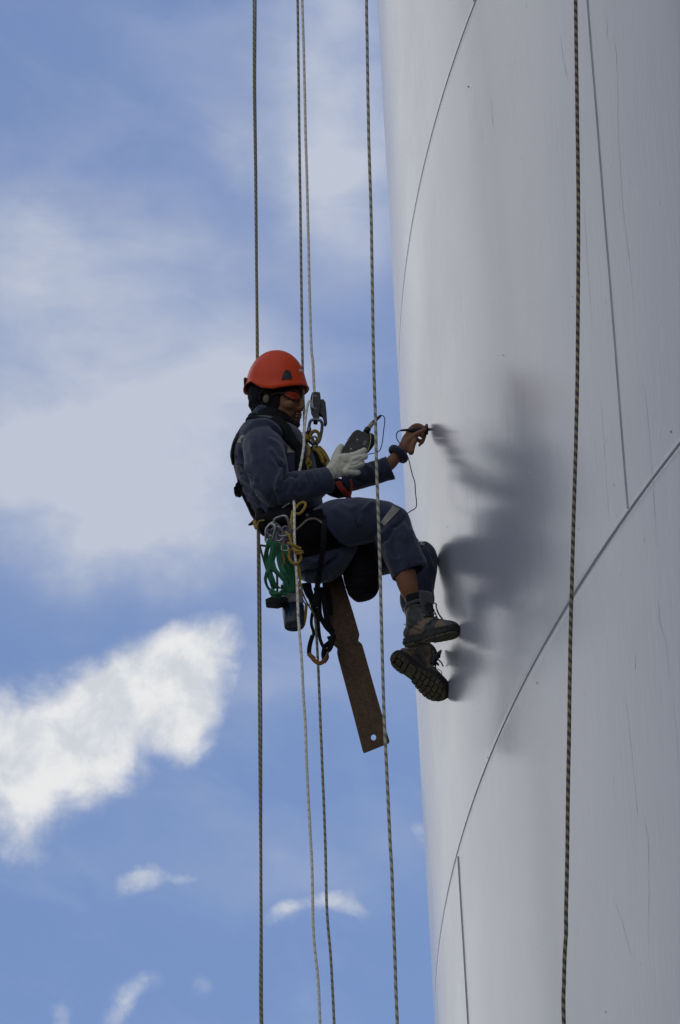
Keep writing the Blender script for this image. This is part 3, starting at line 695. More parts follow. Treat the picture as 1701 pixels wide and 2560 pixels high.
# coverall
def cov(bm):
    loftq(bm, '8', TORSO, 28); loftq(bm, '8', BUTT, 24)
    loftq(bm, '8', R_UP, 20); loftq(bm, '8', L_UP, 20)
    loftq(bm, '8', R_FO, 20, hollow=0.03); loftq(bm, '3', L_FO3, 20, hollow=0.05)
    loftq(bm, '8', R_TH, 24); loftq(bm, '8', R_SH, 22, hollow=0.05)
    loftq(bm, '8', L_TH, 22); loftq(bm, '5', L_SH5, 22, hollow=0.05)
    ell(bm, Q('8', 215, 580, .15), CR*.085, CU*.08, Vector((0, .07, 0)))
    ell(bm, Q('8', 292, 868, .225), CR*.058, CU*.060, Vector((0, .06, 0)))
FL = [  # (crop, polyline, sigma px, height m)
    ('2', [(700, 1010), (690, 900), (730, 770), (760, 680)], 5.0, .013), ('2', [(770, 830), (800, 740), (790, 640)], 4.5, -.010),
    ('2', [(590, 410), (680, 540), (780, 640)], 5.0, .008), ('2', [(560, 300), (700, 380), (790, 560)], 6, .006), ('2', [(640, 480), (720, 620), (760, 660)], 4, -.008),
    ('2', [(760, 800), (860, 770), (1000, 790)], 5, -.007), ('2', [(1120, 720), (1160, 800), (1190, 880)], 5, .006), ('2', [(1080, 750), (1110, 850), (1120, 930)], 4, -.005),
    ('2', [(980, 760), (1010, 860), (1000, 960)], 5, .005), ('2', [(880, 800), (900, 900), (870, 1000)], 5, .005), ('2', [(820, 780), (840, 900), (800, 1020)], 4, -.005),
    ('2', [(260, 620), (360, 800), (470, 960), (600, 1100)], 4, .004),
    ('2', [(220, 420), (230, 560), (290, 720), (400, 880)], 4, -.010), ('2', [(160, 620), (260, 640), (340, 760)], 5, .008), ('2', [(200, 800), (320, 850), (430, 960)], 5, .008),
    ('2', [(190, 740), (290, 780), (380, 900)], 4, -.007), ('2', [(240, 960), (340, 1000), (460, 1080)], 5, .007), ('2', [(300, 1100), (380, 1100), (470, 1160)], 5, .006),
    ('2', [(150, 520), (190, 560), (240, 620)], 4, -.006), ('2', [(210, 900), (280, 940), (370, 1000)], 4, -.007),
    ('8', [(230, 470), (330, 560), (400, 640)], 5, -.008),
    ('5', [(450, 420), (420, 330), (520, 200), (610, 150)], 5, .007), ('5', [(430, 470), (400, 360), (480, 240)], 4, -.007), ('5', [(30, 300), (80, 420), (200, 560), (330, 620)], 6, .006),
    ('5', [(120, 220), (280, 300), (420, 480)], 9, .005), ('5', [(600, 560), (700, 480), (760, 420)], 6, .006), ('5', [(620, 620), (720, 560), (800, 440)], 5, -.007),
    ('5', [(860, 480), (900, 640), (960, 860)], 8, .006), ('5', [(720, 560), (760, 760), (820, 960)], 8, .005), ('5', [(780, 520), (820, 720), (880, 920)], 7, -.006),
    ('5', [(980, 420), (1000, 600), (1080, 800)], 6, .006), ('5', [(940, 300), (850, 400), (760, 440)], 5, -.007), ('5', [(900, 350), (930, 460), (930, 600)], 5, .005),
    ('5', [(1130, 640), (1180, 760), (1230, 900)], 6, .006), ('5', [(900, 1180), (1000, 1160), (1100, 1200)], 5, .004),
    ('4', [(760, 820), (860, 820), (1000, 860)], 5, .007), ('4', [(780, 1010), (1000, 985), (1200, 860), (1300, 760)], 5, -.022), ('4', [(780, 900), (950, 880), (1100, 800)], 5, .006),
    ('4', [(820, 1080), (1000, 1090), (1200, 1010)], 7, .010), ('4', [(1100, 300), (1100, 450), (1240, 600), (1400, 640)], 4, -.012),
    ('2', [(1040, 740), (1060, 830), (1050, 900)], 3, .005), ('2', [(940, 760), (960, 850), (940, 940)], 3, -.004), ('2', [(1230, 720), (1260, 820), (1270, 920)], 4, .004), ('2', [(860, 1000), (980, 1040), (1120, 1000)], 5, .004),
    ('2', [(480, 260), (520, 420), (600, 560), (680, 660)], 5, .005), ('2', [(360, 300), (380, 460), (430, 640)], 7, .004), ('2', [(420, 820), (500, 960), (620, 1060)], 5, -.004),
    ('5', [(200, 160), (320, 220), (420, 200)], 6, .004), ('5', [(980, 560), (1040, 700), (1100, 820)], 4, -.005), ('5', [(700, 700), (800, 780), (900, 760)], 5, .004),
    ('3', [(520, 960), (600, 1000), (700, 980)], 5, -.006), ('3', [(620, 760), (720, 850), (760, 960)], 5, .006), ('3', [(700, 740), (800, 850), (840, 980)], 5, -.006), ('3', [(560, 860), (640, 930), (650, 1060)], 5, .006),
    ('3', [(850, 690), (900, 820), (920, 980)], 4, .005)]
cover = part_remesh("coverall", cov, 0.0048, 3, M_cover, FL, (0.0045, 9.0))
# sleeve and trouser hems
def hem(bm, k, a, f=1.035, w=0.010):
    (x0, y0, t0, r1, r2), (x1, y1, t1, s1, s2) = a
    loftq(bm, k, [(x0, y0, t0, r1*f, r2*f), (x1, y1, t1, s1*f, s2*f)], 22, 2, hollow=0.03)
# balaclava, hood collar
def bal(bm):
    he(bm, -.018, .050, 0, .104, .095, .083)
    hl(bm, [(-.030, .06, 0, .090, .082), (-.032, .01, 0, .082, .080), (-.030, -.035, 0, .070, .073), (-.020, -.075, 0, .070, .068), (-.010, -.105, 0, .078, .075), (-.012, -.135, 0, .082, .085)], 26)
    he(bm, .030, .052, 0, .062, .030, .072)
    he(bm, -.006, .0, .068, .045, .05, .016); he(bm, -.006, .0, -.068, .045, .05, .016)
    hl(bm, [(-.03, -.075, 0, .070, .067), (.022, -.098, 0, .030, .045), (.045, -.100, 0, .012, .02)], 20)
    ell(bm, Q('1', 385, 790, 0), CR*.014, CU*.016, Vector((0, .03, 0))); ell(bm, Q('1', 390, 905, 0), CR*.020, CU*.013, Vector((0, .035, 0)))
bala = part_remesh("balaclava", bal, 0.0035, 3, M_hood, [('1', [(480, 780), (520, 720), (600, 700)], 3, .006), ('1', [(430, 820), (470, 900), (480, 980)], 3, -.006), ('1', [(560, 720), (600, 820), (560, 900)], 3, .004),
                   ('1', [(420, 700), (480, 760), (470, 850)], 3, .005), ('1', [(640, 700), (680, 760), (640, 860)], 3, -.004)], (0.003, 22))
def coll(bm):
    loftq(bm, '1', [(490, 985, 0, 112, 190), (520, 1040, 0, 150, 235), (555, 1085, 0, 165, 240)], 26)
    loftq(bm, '1', [(392, 1055, .0, 42, 150), (405, 1010, .01, 34, 140), (470, 985, .05, 25, 110)], 16)
def hood(bm):
    loftq(bm, '1', [(520, 1050, 0, 150, 230), (560, 1100, 0, 205, 290), (610, 1160, 0, 250, 320), (670, 1230, 0, 258, 320), (720, 1300, 0, 215, 290)], 28)
    loftq(bm, '1', [(640, 1110, .130, 75, 70), (770, 1200, .150, 92, 70), (835, 1300, .155, 84, 70), (920, 1400, .155, 72, 70), (985, 1500, .150, 62, 70), (1000, 1640, .15, 70, 70), (1010, 1800, .15, 80, 70)], 20)
    loftq(bm, '1', [(330, 1110, .02, 24, 150), (400, 1080, .05, 34, 140), (500, 1095, .10, 40, 110), (640, 1130, .12, 44, 90)], 16)
vest = part_remesh("vest", hood, 0.0045, 3, M_vest, None, (0.004, 16))
collar = part_remesh("hood_collar", coll, 0.004, 3, M_collar, [('1', [(380, 1060), (520, 1060), (700, 1130), (860, 1200)], 3, -.008), ('1', [(420, 1010), (560, 1010), (680, 1080)], 3, .006), ('1', [(600, 1240), (720, 1200), (860, 1230)], 3, .006)], (0.003, 18))
# facial hair
bm = bmesh.new()
he(bm, .066, -.0905, 0, .0235, .0185, .0262); he(bm, .0865, -.0455, .0, .0125, .0045, .0235)
hl(bm, [(.082, -.046, .020, .005, .004), (.074, -.066, .030, .005, .004), (.060, -.085, .036, .014, .008), (.040, -.092, .043, .012, .006)], 12)
hl(bm, [(.082, -.046, -.020, .007, .005), (.074, -.066, -.030, .008, .006), (.060, -.085, -.036, .014, .008)], 12)
me = remesh(bm, .0022, 1); folds(me, [], (.0014, 180))
link("beard", me, mat("black_hair", (.013, .010, .008), 0.8, bump=0.8, bscale=500, bdist=0.003), person)
bm = bmesh.new(); he(bm, .0870, -.0548, 0, .0135, .0034, .0185); he(bm, .0865, -.0640, 0, .0125, .0036, .016)
link("mouth", remesh(bm, .0014, 2), mat("lips", (.20, .062, .045), 0.5), person)
for s in (1, -1):
    bm = bmesh.new(); he(bm, .066, .012, .031*s, .0125, .0125, .0125)
    e = link("eye", bm_mesh(bm), mat("eye", (.5, .48, .45), 0.2), person)
# sunglasses
g_fr = bmesh.new(); g_ln = bmesh.new()
def gl_pt(a, u):      # wrap-round lens surface: a = angle from straight ahead
    return Hd(.006+.094*math.cos(a), u, .094*math.sin(a)*0.88)
for s in (1, -1):
    out = []; A0, A1 = .10, .98
    prof = [(0, -.002, .008), (.12, -.012, .013), (.35, -.0185, .0165), (.6, -.0185, .0175), (.82, -.011, .016), (1, .0, .0115)]
    pr = catmull(prof, 5); cen = .014
    grid = []
    for (q, lo, hi) in pr:
        a = (A0+(A1-A0)*q)*s; grid.append([gl_pt(a, cen+lo+(hi-lo)*j/5)+HF*0.0 for j in range(6)])
    vs = [[g_ln.verts.new(p) for p in col] for col in grid]
    for i in range(len(vs)-1):
        for j in range(5): g_ln.faces.new((vs[i][j], vs[i+1][j], vs[i+1][j+1], vs[i][j+1]) if s > 0 else (vs[i][j+1], vs[i+1][j+1], vs[i+1][j], vs[i][j]))
    outl = [c[0] for c in grid]+[c[-1] for c in grid[::-1]]
    tube(g_fr, outl, .0026, 6, 1, closed=True)
    tube(g_fr, [gl_pt(.9*s, .022), Hd(.03, .022, .078*s), Hd(-.01, .018, .079*s), Hd(-.05, .010, .078*s)], .0042, 6, 4, flat=.5)
tube(g_fr, [gl_pt(-.12, .020), gl_pt(0, .023), gl_pt(.12, .020)], .0032, 6, 4)
bmesh.ops.solidify(g_ln, geom=g_ln.faces[:], thickness=.0014)
bmesh.ops.recalc_face_normals(g_ln, faces=g_ln.faces)
gm = mat("mirror_orange", (.85, .13, .03), 0.12, metal=0.35, col2=(.50, .03, .015), vscale=30)
fr = link("glasses", bm_mesh(g_fr), M_black, person); lens = link("lens", bm_mesh(g_ln), gm, fr)
# helmet
def rim_u(a):         # rim height against azimuth (0 front, degrees)
    d = abs(((a+180) % 360)-180)
    return float(np.interp(d, [0, 20, 50, 80, 100, 122, 145, 165, 180], [.057, .054, .045, .036, .047, .084, .080, .064, .060]))
bm = bmesh.new(); NA, NB = 96, 26
def helm_pt(a, s, off=0.0):
    """a azimuth rad, s 0 top .. 1 rim"""
    ru = rim_u(math.degrees(a)); A = .117 if math.cos(a) > 0 else .121; Bz = .100; top = .2125
    th = s*math.pi/2; rr = math.sin(th)**0.93
    hgt = math.cos(th)
    cu = .066
    u = cu+(top-cu)*hgt
    u = u if s < 0.001 else u-(cu-ru)*(s**7)
    flare = max(0, s-.86)/.14
    fl = .010*flare**2*(1.0+0.4*max(0, math.cos(a)))+(.004*flare if math.cos(a) < -.3 else 0)
    f = (A*rr+fl+off)*math.cos(a); r = (Bz*rr+fl*.7+off)*math.sin(a)
    ridge = 0.0
    y = abs(r); 
    if s < .93:      # raised centre band with stepped edges, as on the shell
        wband = .046+.012*math.cos(a)*s
        ridge = .0050*(1/(1+math.exp((y-wband)/.0022)))
    n = Vector((math.cos(a)*math.sin(th), 0, 0))
    return Hd(f*(1+ridge*6*math.sin(th)), u+off*hgt+ridge*1.2*hgt, r)
rings = [[bm.verts.new(helm_pt(2*math.pi*k/NA, max(i/NB, .0005))) for k in range(NA)] for i in range(1, NB+1)]
tp = bm.verts.new(helm_pt(0, 0))
for k in range(NA): bm.faces.new((tp, rings[0][k], rings[0][(k+1) % NA]))
for a, b in zip(rings, rings[1:]):
    for k in range(NA): bm.faces.new((a[k], b[k], b[(k+1) % NA], a[(k+1) % NA]))
bmesh.ops.recalc_face_normals(bm, faces=bm.faces)
bmesh.ops.solidify(bm, geom=bm.faces[:], thickness=.004)
bmesh.ops.recalc_face_normals(bm, faces=bm.faces)
helmet = link("helmet", bm_mesh(bm), M_helmet, person)
def on_helm(k, X, Y, out=.001):       # point of the shell seen at a photo position
    px, py = K(k, X, Y); best = None
    for i in range(0, 181, 2):
        for j in range(10, 101, 2):
            p = helm_pt(math.radians(i), j/100, out); q = to_px(np.array([tuple(p)]))[0]; d = (q[0]-px)**2+(q[1]-py)**2
            if best is None or d < best[0]: best = (d, p, math.radians(i), j/100)
    return best
_, pc, a_, s_ = on_helm('1', 825, 515)
def helm_patch(name, k, poly, out, thick, mt):
    bm = bmesh.new(); pts = []
    cx = sum(p[0] for p in poly)/len(poly); cy = sum(p[1] for p in poly)/len(poly)
    for x, y in poly: pts.append(on_helm(k, x, y, out)[1])
    cen = on_helm(k, cx, cy, out)[1]
    nrm = (cen-Hd(0, .08, 0)).normalized()
    a = [bm.verts.new(p+nrm*thick) for p in pts]; b = [bm.verts.new(p-nrm*.004) for p in pts]; c = bm.verts.new(cen+nrm*thick)
    n = len(a)
    for i in range(n): bm.faces.new((a[i], a[(i+1) % n], c)); bm.faces.new((b[i], b[(i+1) % n], a[(i+1) % n], a[i]))
    bmesh.ops.recalc_face_normals(bm, faces=bm.faces)
    return link(name, bm_mesh(bm), mt, helmet, smooth=False)
helm_patch("vent_cover", '1', [(750, 575), (765, 530), (790, 455), (815, 443), (850, 452), (870, 480), (892, 545), (885, 562)], .001, .004, M_black)
helm_patch("sticker", '1', [(985, 437), (1026, 434), (1030, 464), (990, 466)], .001, .0012, M_white)
bm = bmesh.new()
p = Hd(-.128, .105, .0); 
box(bm, Hd(-.119, .098, .012), HF*.006, HU*.022, HR*.024); bmesh.ops.bevel(bm, geom=bm.edges[:], offset=.004, segments=2, affect='EDGES')
link("lamp_clip", bm_mesh(bm), M_black, helmet)
bm = bmesh.new(); he(bm, -.012, .004, .0865, .014, .018, .007); link("ear_plug", remesh(bm, .002, 1), mat("olive_brown", (.12, .10, .06), 0.6), person)  # ear plug in a dull olive brown

# glove
def glv(bm):
    loftq(bm, '3', [(x, y, t, a*1.0, b*1.0) for x, y, t, a, b in PALM_R], 20, hollow=0)
    for pts, r0, r1 in ((THUMB_R, 66, 36), (IND_R, 46, 37), (MID_R, 44, 36), (RNG_R, 43, 34), (PNK_R, 44, 33)): finger(bm, '3', pts, r0, r1)
    finger(bm, '3', [(420, 730, .18), (470, 800, .18), (420, 880, .18)], 60, 55)
    finger(bm, '3', [(260, 800, .175), (330, 730, .17), (400, 700, .175)], 60, 50)
glove = part_remesh("glove", glv, 0.0024, 1, M_glove, [('3', [(500, 745), (560, 730), (620, 690)], 2.0, -.004), ('3', [(470, 800), (540, 790), (600, 760)], 2.0, -.004), ('3', [(440, 850), (520, 850), (560, 860)], 2.0, -.005),
          ('3', [(260, 760), (300, 840), (290, 930)], 4, .004), ('3', [(220, 800), (250, 880), (260, 960)], 3, .004), ('3', [(350, 690), (380, 760), (470, 770)], 4, -.003), ('3', [(240, 850), (270, 900), (275, 980)], 3, -.003)], (0.0012, 60))
# wrist band on the bare wrist
bm = bmesh.new()
wp = [Q('3', 985, 610, -.16), Q('3', 1060, 690, -.16), Q('3', 1130, 745, -.16)]
ax = (Q('3', 1095, 625, -.16)-Q('3', 950, 785, -.16)).normalized(); S = ax.cross((Q('3', 1040, 690, -.16)-CAM).normalized()).normalized(); B = S.cross(ax)
cc = Q('3', 1060, 662, -.159); ring = [cc+S*(.0365*math.cos(a))+B*(.033*math.sin(a)) for a in np.linspace(0, 2*math.pi, 25)[:-1]]
tube(bm, ring, .0088, 10, 1, closed=True)
for v in bm.verts: v.co += ax*((v.co-cc).dot(ax))*0.55
link("wristband", bm_mesh(bm), fabric("navy_band", (.025, .03, .055)), person)

# reflective tapes sewn on the coverall: strips pressed on the cloth by ray casting
from mathutils.bvhtree import BVHTree
def bvh_of(*obs):
    vs, fs, off = [], [], 0
    for o in obs:
        mw = parent_world(o.parent) @ o.matrix_parent_inverse @ Matrix.LocRotScale(o.location, o.rotation_euler, o.scale)
        vs += [mw @ v.co for v in o.data.vertices]; fs += [tuple(i+off for i in p.vertices) for p in o.data.polygons]; off = len(vs)
    return BVHTree.FromPolygons(vs, fs)
BV = bvh_of(cover)
def hit(px, py, bv=None, off=0.0, dflt=0.15):
    d = ray(px, py).normalized(); r = (bv or BV).ray_cast(CAM, d)
    if r[0] is None: return P(px, py, dflt)
    return r[0]-d*off
def patch(name, k, quad, mt, nu=10, nv=4, off=.004, parent=person, bv=None, dflt=.15):
    """cloth patch between four photo corners (a,b,c,d), laid on the garment"""
    bm = bmesh.new(); g = []
    for i in range(nu+1):
        row = []
        for j in range(nv+1):
            u, v = i/nu, j/nv
            x = (1-u)*((1-v)*quad[0][0]+v*quad[3][0])+u*((1-v)*quad[1][0]+v*quad[2][0])
            y = (1-u)*((1-v)*quad[0][1]+v*quad[3][1])+u*((1-v)*quad[1][1]+v*quad[2][1])
            row.append(bm.verts.new(hit(*K(k, x, y), bv, off, dflt)))
        g.append(row)
    for i in range(nu):
        for j in range(nv): bm.faces.new((g[i][j], g[i+1][j], g[i+1][j+1], g[i][j+1]))
    bmesh.ops.solidify(bm, geom=bm.faces[:], thickness=.0015)
    bmesh.ops.recalc_face_normals(bm, faces=bm.faces)
    return link(name, bm_mesh(bm), mt, parent)
def strap(bm, k, pts, wpx, off=.003, bv=None, dflt=.15, n=8, thick=.0025):
    """webbing following photo points, pressed on the garment; wpx width in photo px"""
    s = catmull([K(k, *p) for p in pts], n); L, R = [], []
    for i in range(len(s)):
        a = s[max(i-1, 0)]; b = s[min(i+1, len(s)-1)]; t = (b-a)/np.linalg.norm(b-a); nn = np.array([-t[1], t[0]])*wpx/2
        rows = [hit(*(s[i]+nn*q), bv, off, dflt) for q in (-1, -.4, .4, 1)]
        # keep the strap from jumping: limit depth spread
        L.append([bm.verts.new(p) for p in rows])
    fs = []
    for a, b in zip(L, L[1:]):
        for j in range(3): fs.append(bm.faces.new((a[j], b[j], b[j+1], a[j+1])))
    bmesh.ops.solidify(bm, geom=fs, thickness=thick)
cvp = cover
patch("reflective_tape", '2', [(165, 345), (235, 235), (275, 250), (212, 352)], M_refl, 6, 3, parent=cvp)
patch("reflective_tape", '2', [(835, 375), (905, 405), (942, 478), (822, 486)], M_refl, 6, 5, parent=cvp)
patch("reflective_tape", '5', [(806, 172), (890, 212), (705, 412), (662, 372)], M_refl, 5, 12, parent=cvp)
patch("reflective_tape", '5', [(1080, 572), (1150, 600), (1135, 630), (1095, 615)], M_refl, 5, 3, parent=cvp, dflt=-.1)
# ------------------------------------------------------------------ boots and socks
def m_leather():
    mt = bpy.data.materials.new("worn_leather"); mt.use_nodes = True; g = NT(mt.node_tree); b = g.n['Principled BSDF']
    o = g.node('ShaderNodeTexCoord').outputs['Object']
    f = g.mapr(g.noise(o, 24.0, 5, 0.6, 0.6), 0.42, 0.60); d = g.mapr(g.noise(o, 14.0, 5, 0.6, 1.0), 0.45, 0.58)
    c = g.mix(f, (.055, .053, .056), (.020, .019, .021)); c = g.mix(d, c, (.19, .135, .078))
    g.put(b.inputs['Base Color'], c); b.inputs['Roughness'].default_value = 0.5
    g.put(b.inputs['Normal'], g.bump(g.noise(o, 120, 4, 0.6), 0.35, 0.003)); return mt
M_leather = m_leather()
M_soleb = mat("dusty_sole", (.12, .108, .068), 0.8, var=0.5, vscale=60, bump=0.3, bscale=250)
M_solem = mat("midsole", (.024, .023, .023), 0.65, var=0.4, vscale=50)
M_tongue = fabric("grey_padding", (.065, .068, .078), rough=0.9)
M_lace = mat("black_lace", (.012, .012, .012), 0.8)
def boot(o, L, N, ln=.28, name_parent=person, bow=True, ws=1.0):
    L = L.normalized(); N = (N-L*N.dot(L)).normalized(); W = L.cross(N); s = ln/.28
    def B(l, w, n): return o+L*(l*s)+W*(w*s*ws)+N*(n*s)
    lay = side_v = W
    def lo(bm, rows, seg=22, n=5):      # rows l,w,n, half along/up, half width
        loft3(bm, [(*B(l, w, nn), a*s, b*s*ws) for l, w, nn, a, b in rows], seg, n, side=W)
    # upper
    bm = bmesh.new()
    lo(bm, [(.012, 0, .050, .020, .024), (.03, 0, .055, .034, .033), (.07, 0, .062, .042, .035), (.12, 0, .062, .042, .036), (.165, 0, .056, .036, .041), (.21, 0, .048, .029, .044), (.245, 0, .044, .024, .040), (.268, 0, .040, .017, .027), (.276, 0, .038, .008, .014)])
    lo(bm, [(.070, 0, .045, .060, .034), (.072, 0, .085, .056, .038), (.072, 0, .115, .050, .040), (.076, 0, .140, .047, .042), (.080, 0, .160, .046, .043)], 24)
    lo(bm, [(.125, 0, .085, .020, .030), (.110, 0, .125, .018, .032), (.10, 0, .150, .014, .032)], 16)
    ell(bm, B(.040, 0, .145), L*.014*s, N*.016*s, W*.034*s)
    me = remesh(bm, .0032, 3)
    up = link("boot", me, M_leather, name_parent)
    # padded collar, tongue
    bm = bmesh.new(); ring = [B(.078+.047*math.cos(a), .043*math.sin(a), .160+.008*math.cos(a)) for a in np.linspace(0, 2*math.pi, 21)[:-1]]
    tube(bm, ring, .0075*s, 8, 1, closed=True); link("collar", bm_mesh(bm), M_tongue, up)
    bm = bmesh.new()
    lo(bm, [(.135, 0, .100, .008, .026), (.128, 0, .135, .010, .030), (.124, 0, .170, .011, .034), (.122, 0, .195, .009, .034), (.121, 0, .205, .004, .026)], 16)
    link("tongue", bm_mesh(bm), M_tongue, up)
    # toe bumper and seams
    bm = bmesh.new()
    for (rows, r) in (([(.160, .0405, .060), (.195, .040, .074), (.205, .020, .0775), (.207, 0, .0785), (.205, -.020, .0775), (.195, -.040, .074), (.160, -.0405, .060)], .0014),
                      ([(.03, .034, .09), (.06, .037, .075), (.10, .037, .06), (.14, .040, .035)], .0013), ([(.03, -.034, .09), (.06, -.037, .075), (.10, -.037, .06), (.14, -.040, .035)], .0013)):
        tube(bm, [B(*p) for p in rows], r*s, 6, 4)
    link("stitching", bm_mesh(bm), M_lace, up)
    # sole: midsole slab plus separate tread blocks (real grooves)
    hw = [(0, .004), (.006, .018), (.02, .029), (.05, .035), (.085, .031), (.12, .030), (.16, .042), (.20, .050), (.235, .046), (.258, .034), (.272, .020), (.280, .004)]
    def width(l): return float(np.interp(l, [a for a, _ in hw], [b for _, b in hw]))
    bm = bmesh.new(); rows = []
    for k, (n_, gr) in enumerate(((.012, -.002), (.016, .002), (.026, .003), (.029, .000), (.036, .0015), (.040, -.004))):
        ring = []
        for l, h in hw: ring.append(bm.verts.new(B(l+(-gr if l < .05 else gr if l > .25 else 0), h+gr, n_+.010*max(0, (l-.21)/.07)**2)))
        for l, h in hw[::-1]: ring.append(bm.verts.new(B(l+(-gr if l < .05 else gr if l > .25 else 0), -h-gr, n_+.010*max(0, (l-.21)/.07)**2)))
        rows.append(ring)
    for a, b in zip(rows, rows[1:]):
        for k in range(len(a)): bm.faces.new((a[k], a[(k+1) % len(a)], b[(k+1) % len(a)], b[k]))
    bm.faces.new(rows[0][::-1]); bm.faces.new(rows[-1]); bmesh.ops.recalc_face_normals(bm, faces=bm.faces)
    sole = link("sole", bm_mesh(bm), M_solem, up, smooth=False)
    bm = bmesh.new()
    def lug(l0, l1, w0, w1, h=.0055):
        pts = []
        for l, w in ((l0, w0), (l1, w0), (l1, w1), (l0, w1)):
            ww = width(l)-.001; pts.append((l, max(-ww, min(ww, w))))
        if abs(pts[0][1]-pts[3][1]) < .002 and abs(pts[1][1]-pts[2][1]) < .002: return
        def nn(l): return .010*max(0, (l-.21)/.07)**2
        a = [bm.verts.new(B(l, w, h+nn(l))) for l, w in pts]; b = [bm.verts.new(B(l, w, .0125+nn(l))) for l, w in pts]
        bm.faces.new(a[::-1]); bm.faces.new(b)
        for i in range(4): bm.faces.new((a[i], a[(i+1) % 4], b[(i+1) % 4], b[i]))
    # heel: ring of wedges round a hub
    for l0, l1 in ((.003, .022), (.062, .078)):
        for w0, w1 in ((-.04, -.018), (-.016, -.001), (.001, .016), (.018, .04)): lug(l0, l1, w0, w1)
    for l0, l1 in ((.024, .041), (.043, .060)):
        for w0, w1 in ((-.04, -.016), (.016, .04)): lug(l0, l1, w0, w1)
    lathe(bm, B(.042, 0, .0125), -N, [(0, .013*s), (.007*s, .0125*s), (.007*s, .006*s), (.003*s, .005*s)], 16)
    for i in range(7):                        # forefoot bars
        l0 = .125+i*.0215; l1 = l0+.0175
        lug(l0, l1, -.05, -.028); lug(l0+.004, l1+.004, -.025, -.002 if i % 2 else -.009); lug(l0+.004, l1+.004, .002 if i % 2 else -.006, .025); lug(l0, l1, .028, .05)
    lug(.084, .120, -.026, .026, .0095)
    bmesh.ops.recalc_face_normals(bm, faces=bm.faces); bmesh.ops.bevel(bm, geom=bm.edges[:], offset=.0008, segments=1, affect='EDGES')
    link("tread", bm_mesh(bm), M_soleb, sole, smooth=False)
    # laces
    bm = bmesh.new()
    for i in range(6):
        q = i/5; l = .166-.040*q; n_ = .088+.075*q; w_ = .019+.004*q
        tube(bm, [B(l, -w_, n_-.004), B(l+.006, 0, n_+.006), B(l-.006, w_, n_+.008)], .0021*s, 6, 3)
        tube(bm, [B(l, w_, n_-.004), B(l+.007, 0, n_+.006), B(l-.006, -w_, n_+.008)], .0021*s, 6, 3)
    kn = B(.150, 0, .125)
    if bow:
        for pts in ([(0, 0), (50, -45), (85, -50), (90, -20), (60, 5), (0, 10)], [(0, 10), (60, 25), (110, 70), (145, 135)], [(0, 20), (30, 60), (70, 105), (60, 115), (20, 60)]):
            c0_ = K('6', 955, 1340); tube(bm, [P(c0_[0]+x*.153, c0_[1]+y*.153, -.14+.02*math.sin(i)) for i, (x, y) in enumerate(pts)], .0028, 6, 5)
    else:
        tube(bm, [Q('6', 1000, 560, .17), Q('6', 1040, 640, .19), Q('6', 1100, 720, .21), Q('6', 1145, 800, .23)], .0030, 6, 5)
        tube(bm, [Q('6', 960, 440, .14), Q('6', 990, 470, .15), Q('6', 985, 500, .16), Q('6', 1005, 560, .17)], .0028, 6, 5)
    link("laces", bm_mesh(bm), M_lace, up)
    for i in range(4):
        for sg in (-1, 1):
            bm = bmesh.new(); ell(bm, B(.150-.034*i/3, .030*sg, .082+.066*i/3), L*.004, N*.004, W*.002, 1); link("eyelet", bm_mesh(bm), M_gun, up)
    return up, B
# right boot (nearer), seen from the side and turned towards us; its toe rests on the wall
LR = Vector((.68, -.69, -.20)).normalized()
toeR = wall_hit(*K('6', 1335, 985), .012)
heelR = toeR-LR*.282
bR, BR = boot(heelR, LR, Vector((.12, -.42, 1)), bow=False)
# left boot (farther): sole turned towards us
toeL = wall_hit(*K('6', 1112, 2015), .018); heelL = P(*K('6', 225, 1320), Y0-toeL.y+.03)
LLv = toeL-heelL; vw = CF
Lh = LLv.normalized(); px_ = (CR*.61+CU*.79)
NL = px_*math.cos(math.radians(54))+vw*math.sin(math.radians(54))
bL, BL = boot(heelL, LLv, NL, ln=LLv.length, bow=True, ws=1.16)
bm = bmesh.new()
s0 = BR(.076, 0, .13); s1 = Q('6', 590, 440, .115)
loft3(bm, [(*BR(.074, 0, .10), .034, .034), (*BR(.074, 0, .165), .040, .038), (*(BR(.070, 0, .200)), .041, .038)], 18, 3)
link("sock", remesh(bm, .003, 1), M_sock, person)
bm = bmesh.new(); s0 = BL(.074, 0, .12)
loft3(bm, [(*BL(.074, 0, .10), .034, .034), (*BL(.072, 0, .170), .036, .036)], 18, 3)
link("sock", remesh(bm, .003, 1), M_sock, person)

# ------------------------------------------------------------------ harness (worn)
BV = bvh_of(cover)
bm = bmesh.new()
strap(bm, '4', [(240, 300), (310, 330), (480, 330), (700, 300), (900, 250), (1080, 200)], 34, off=.012)
harness = link("harness", bm_mesh(bm), M_vest, person)
patch('leg_loop', '4', [(690, 400), (1060, 330), (1340, 660), (700, 830)], M_vest, 16, 12, off=.007, parent=harness)
def hs(name, fn, mt, vox=.0045, sm=3, gn=(.003, 20)):
    return part_remesh(name, fn, vox, sm, mt, None, gn, parent=harness)
def chest(b):
    loftq(b, '2', [(760, 150, .05, 90, 120), (840, 250, .03, 120, 170), (930, 380, .02, 135, 190), (1000, 500, .0, 150, 190), (1060, 620, -.01, 160, 190), (1100, 740, -.02, 165, 190)], 22)
    loftq(b, '2', [(1080, 470, -.06, 90, 120), (1180, 560, -.06, 130, 140), (1220, 660, -.05, 125, 140), (1200, 780, -.04, 110, 130)], 20)
    loftq(b, '3', [(200, 1040, .0, 110, 150), (300, 1080, .0, 120, 160), (390, 1120, .0, 100, 130), (440, 1160, .0, 50, 80)], 18)
hs("chest_pad", chest, M_vest)
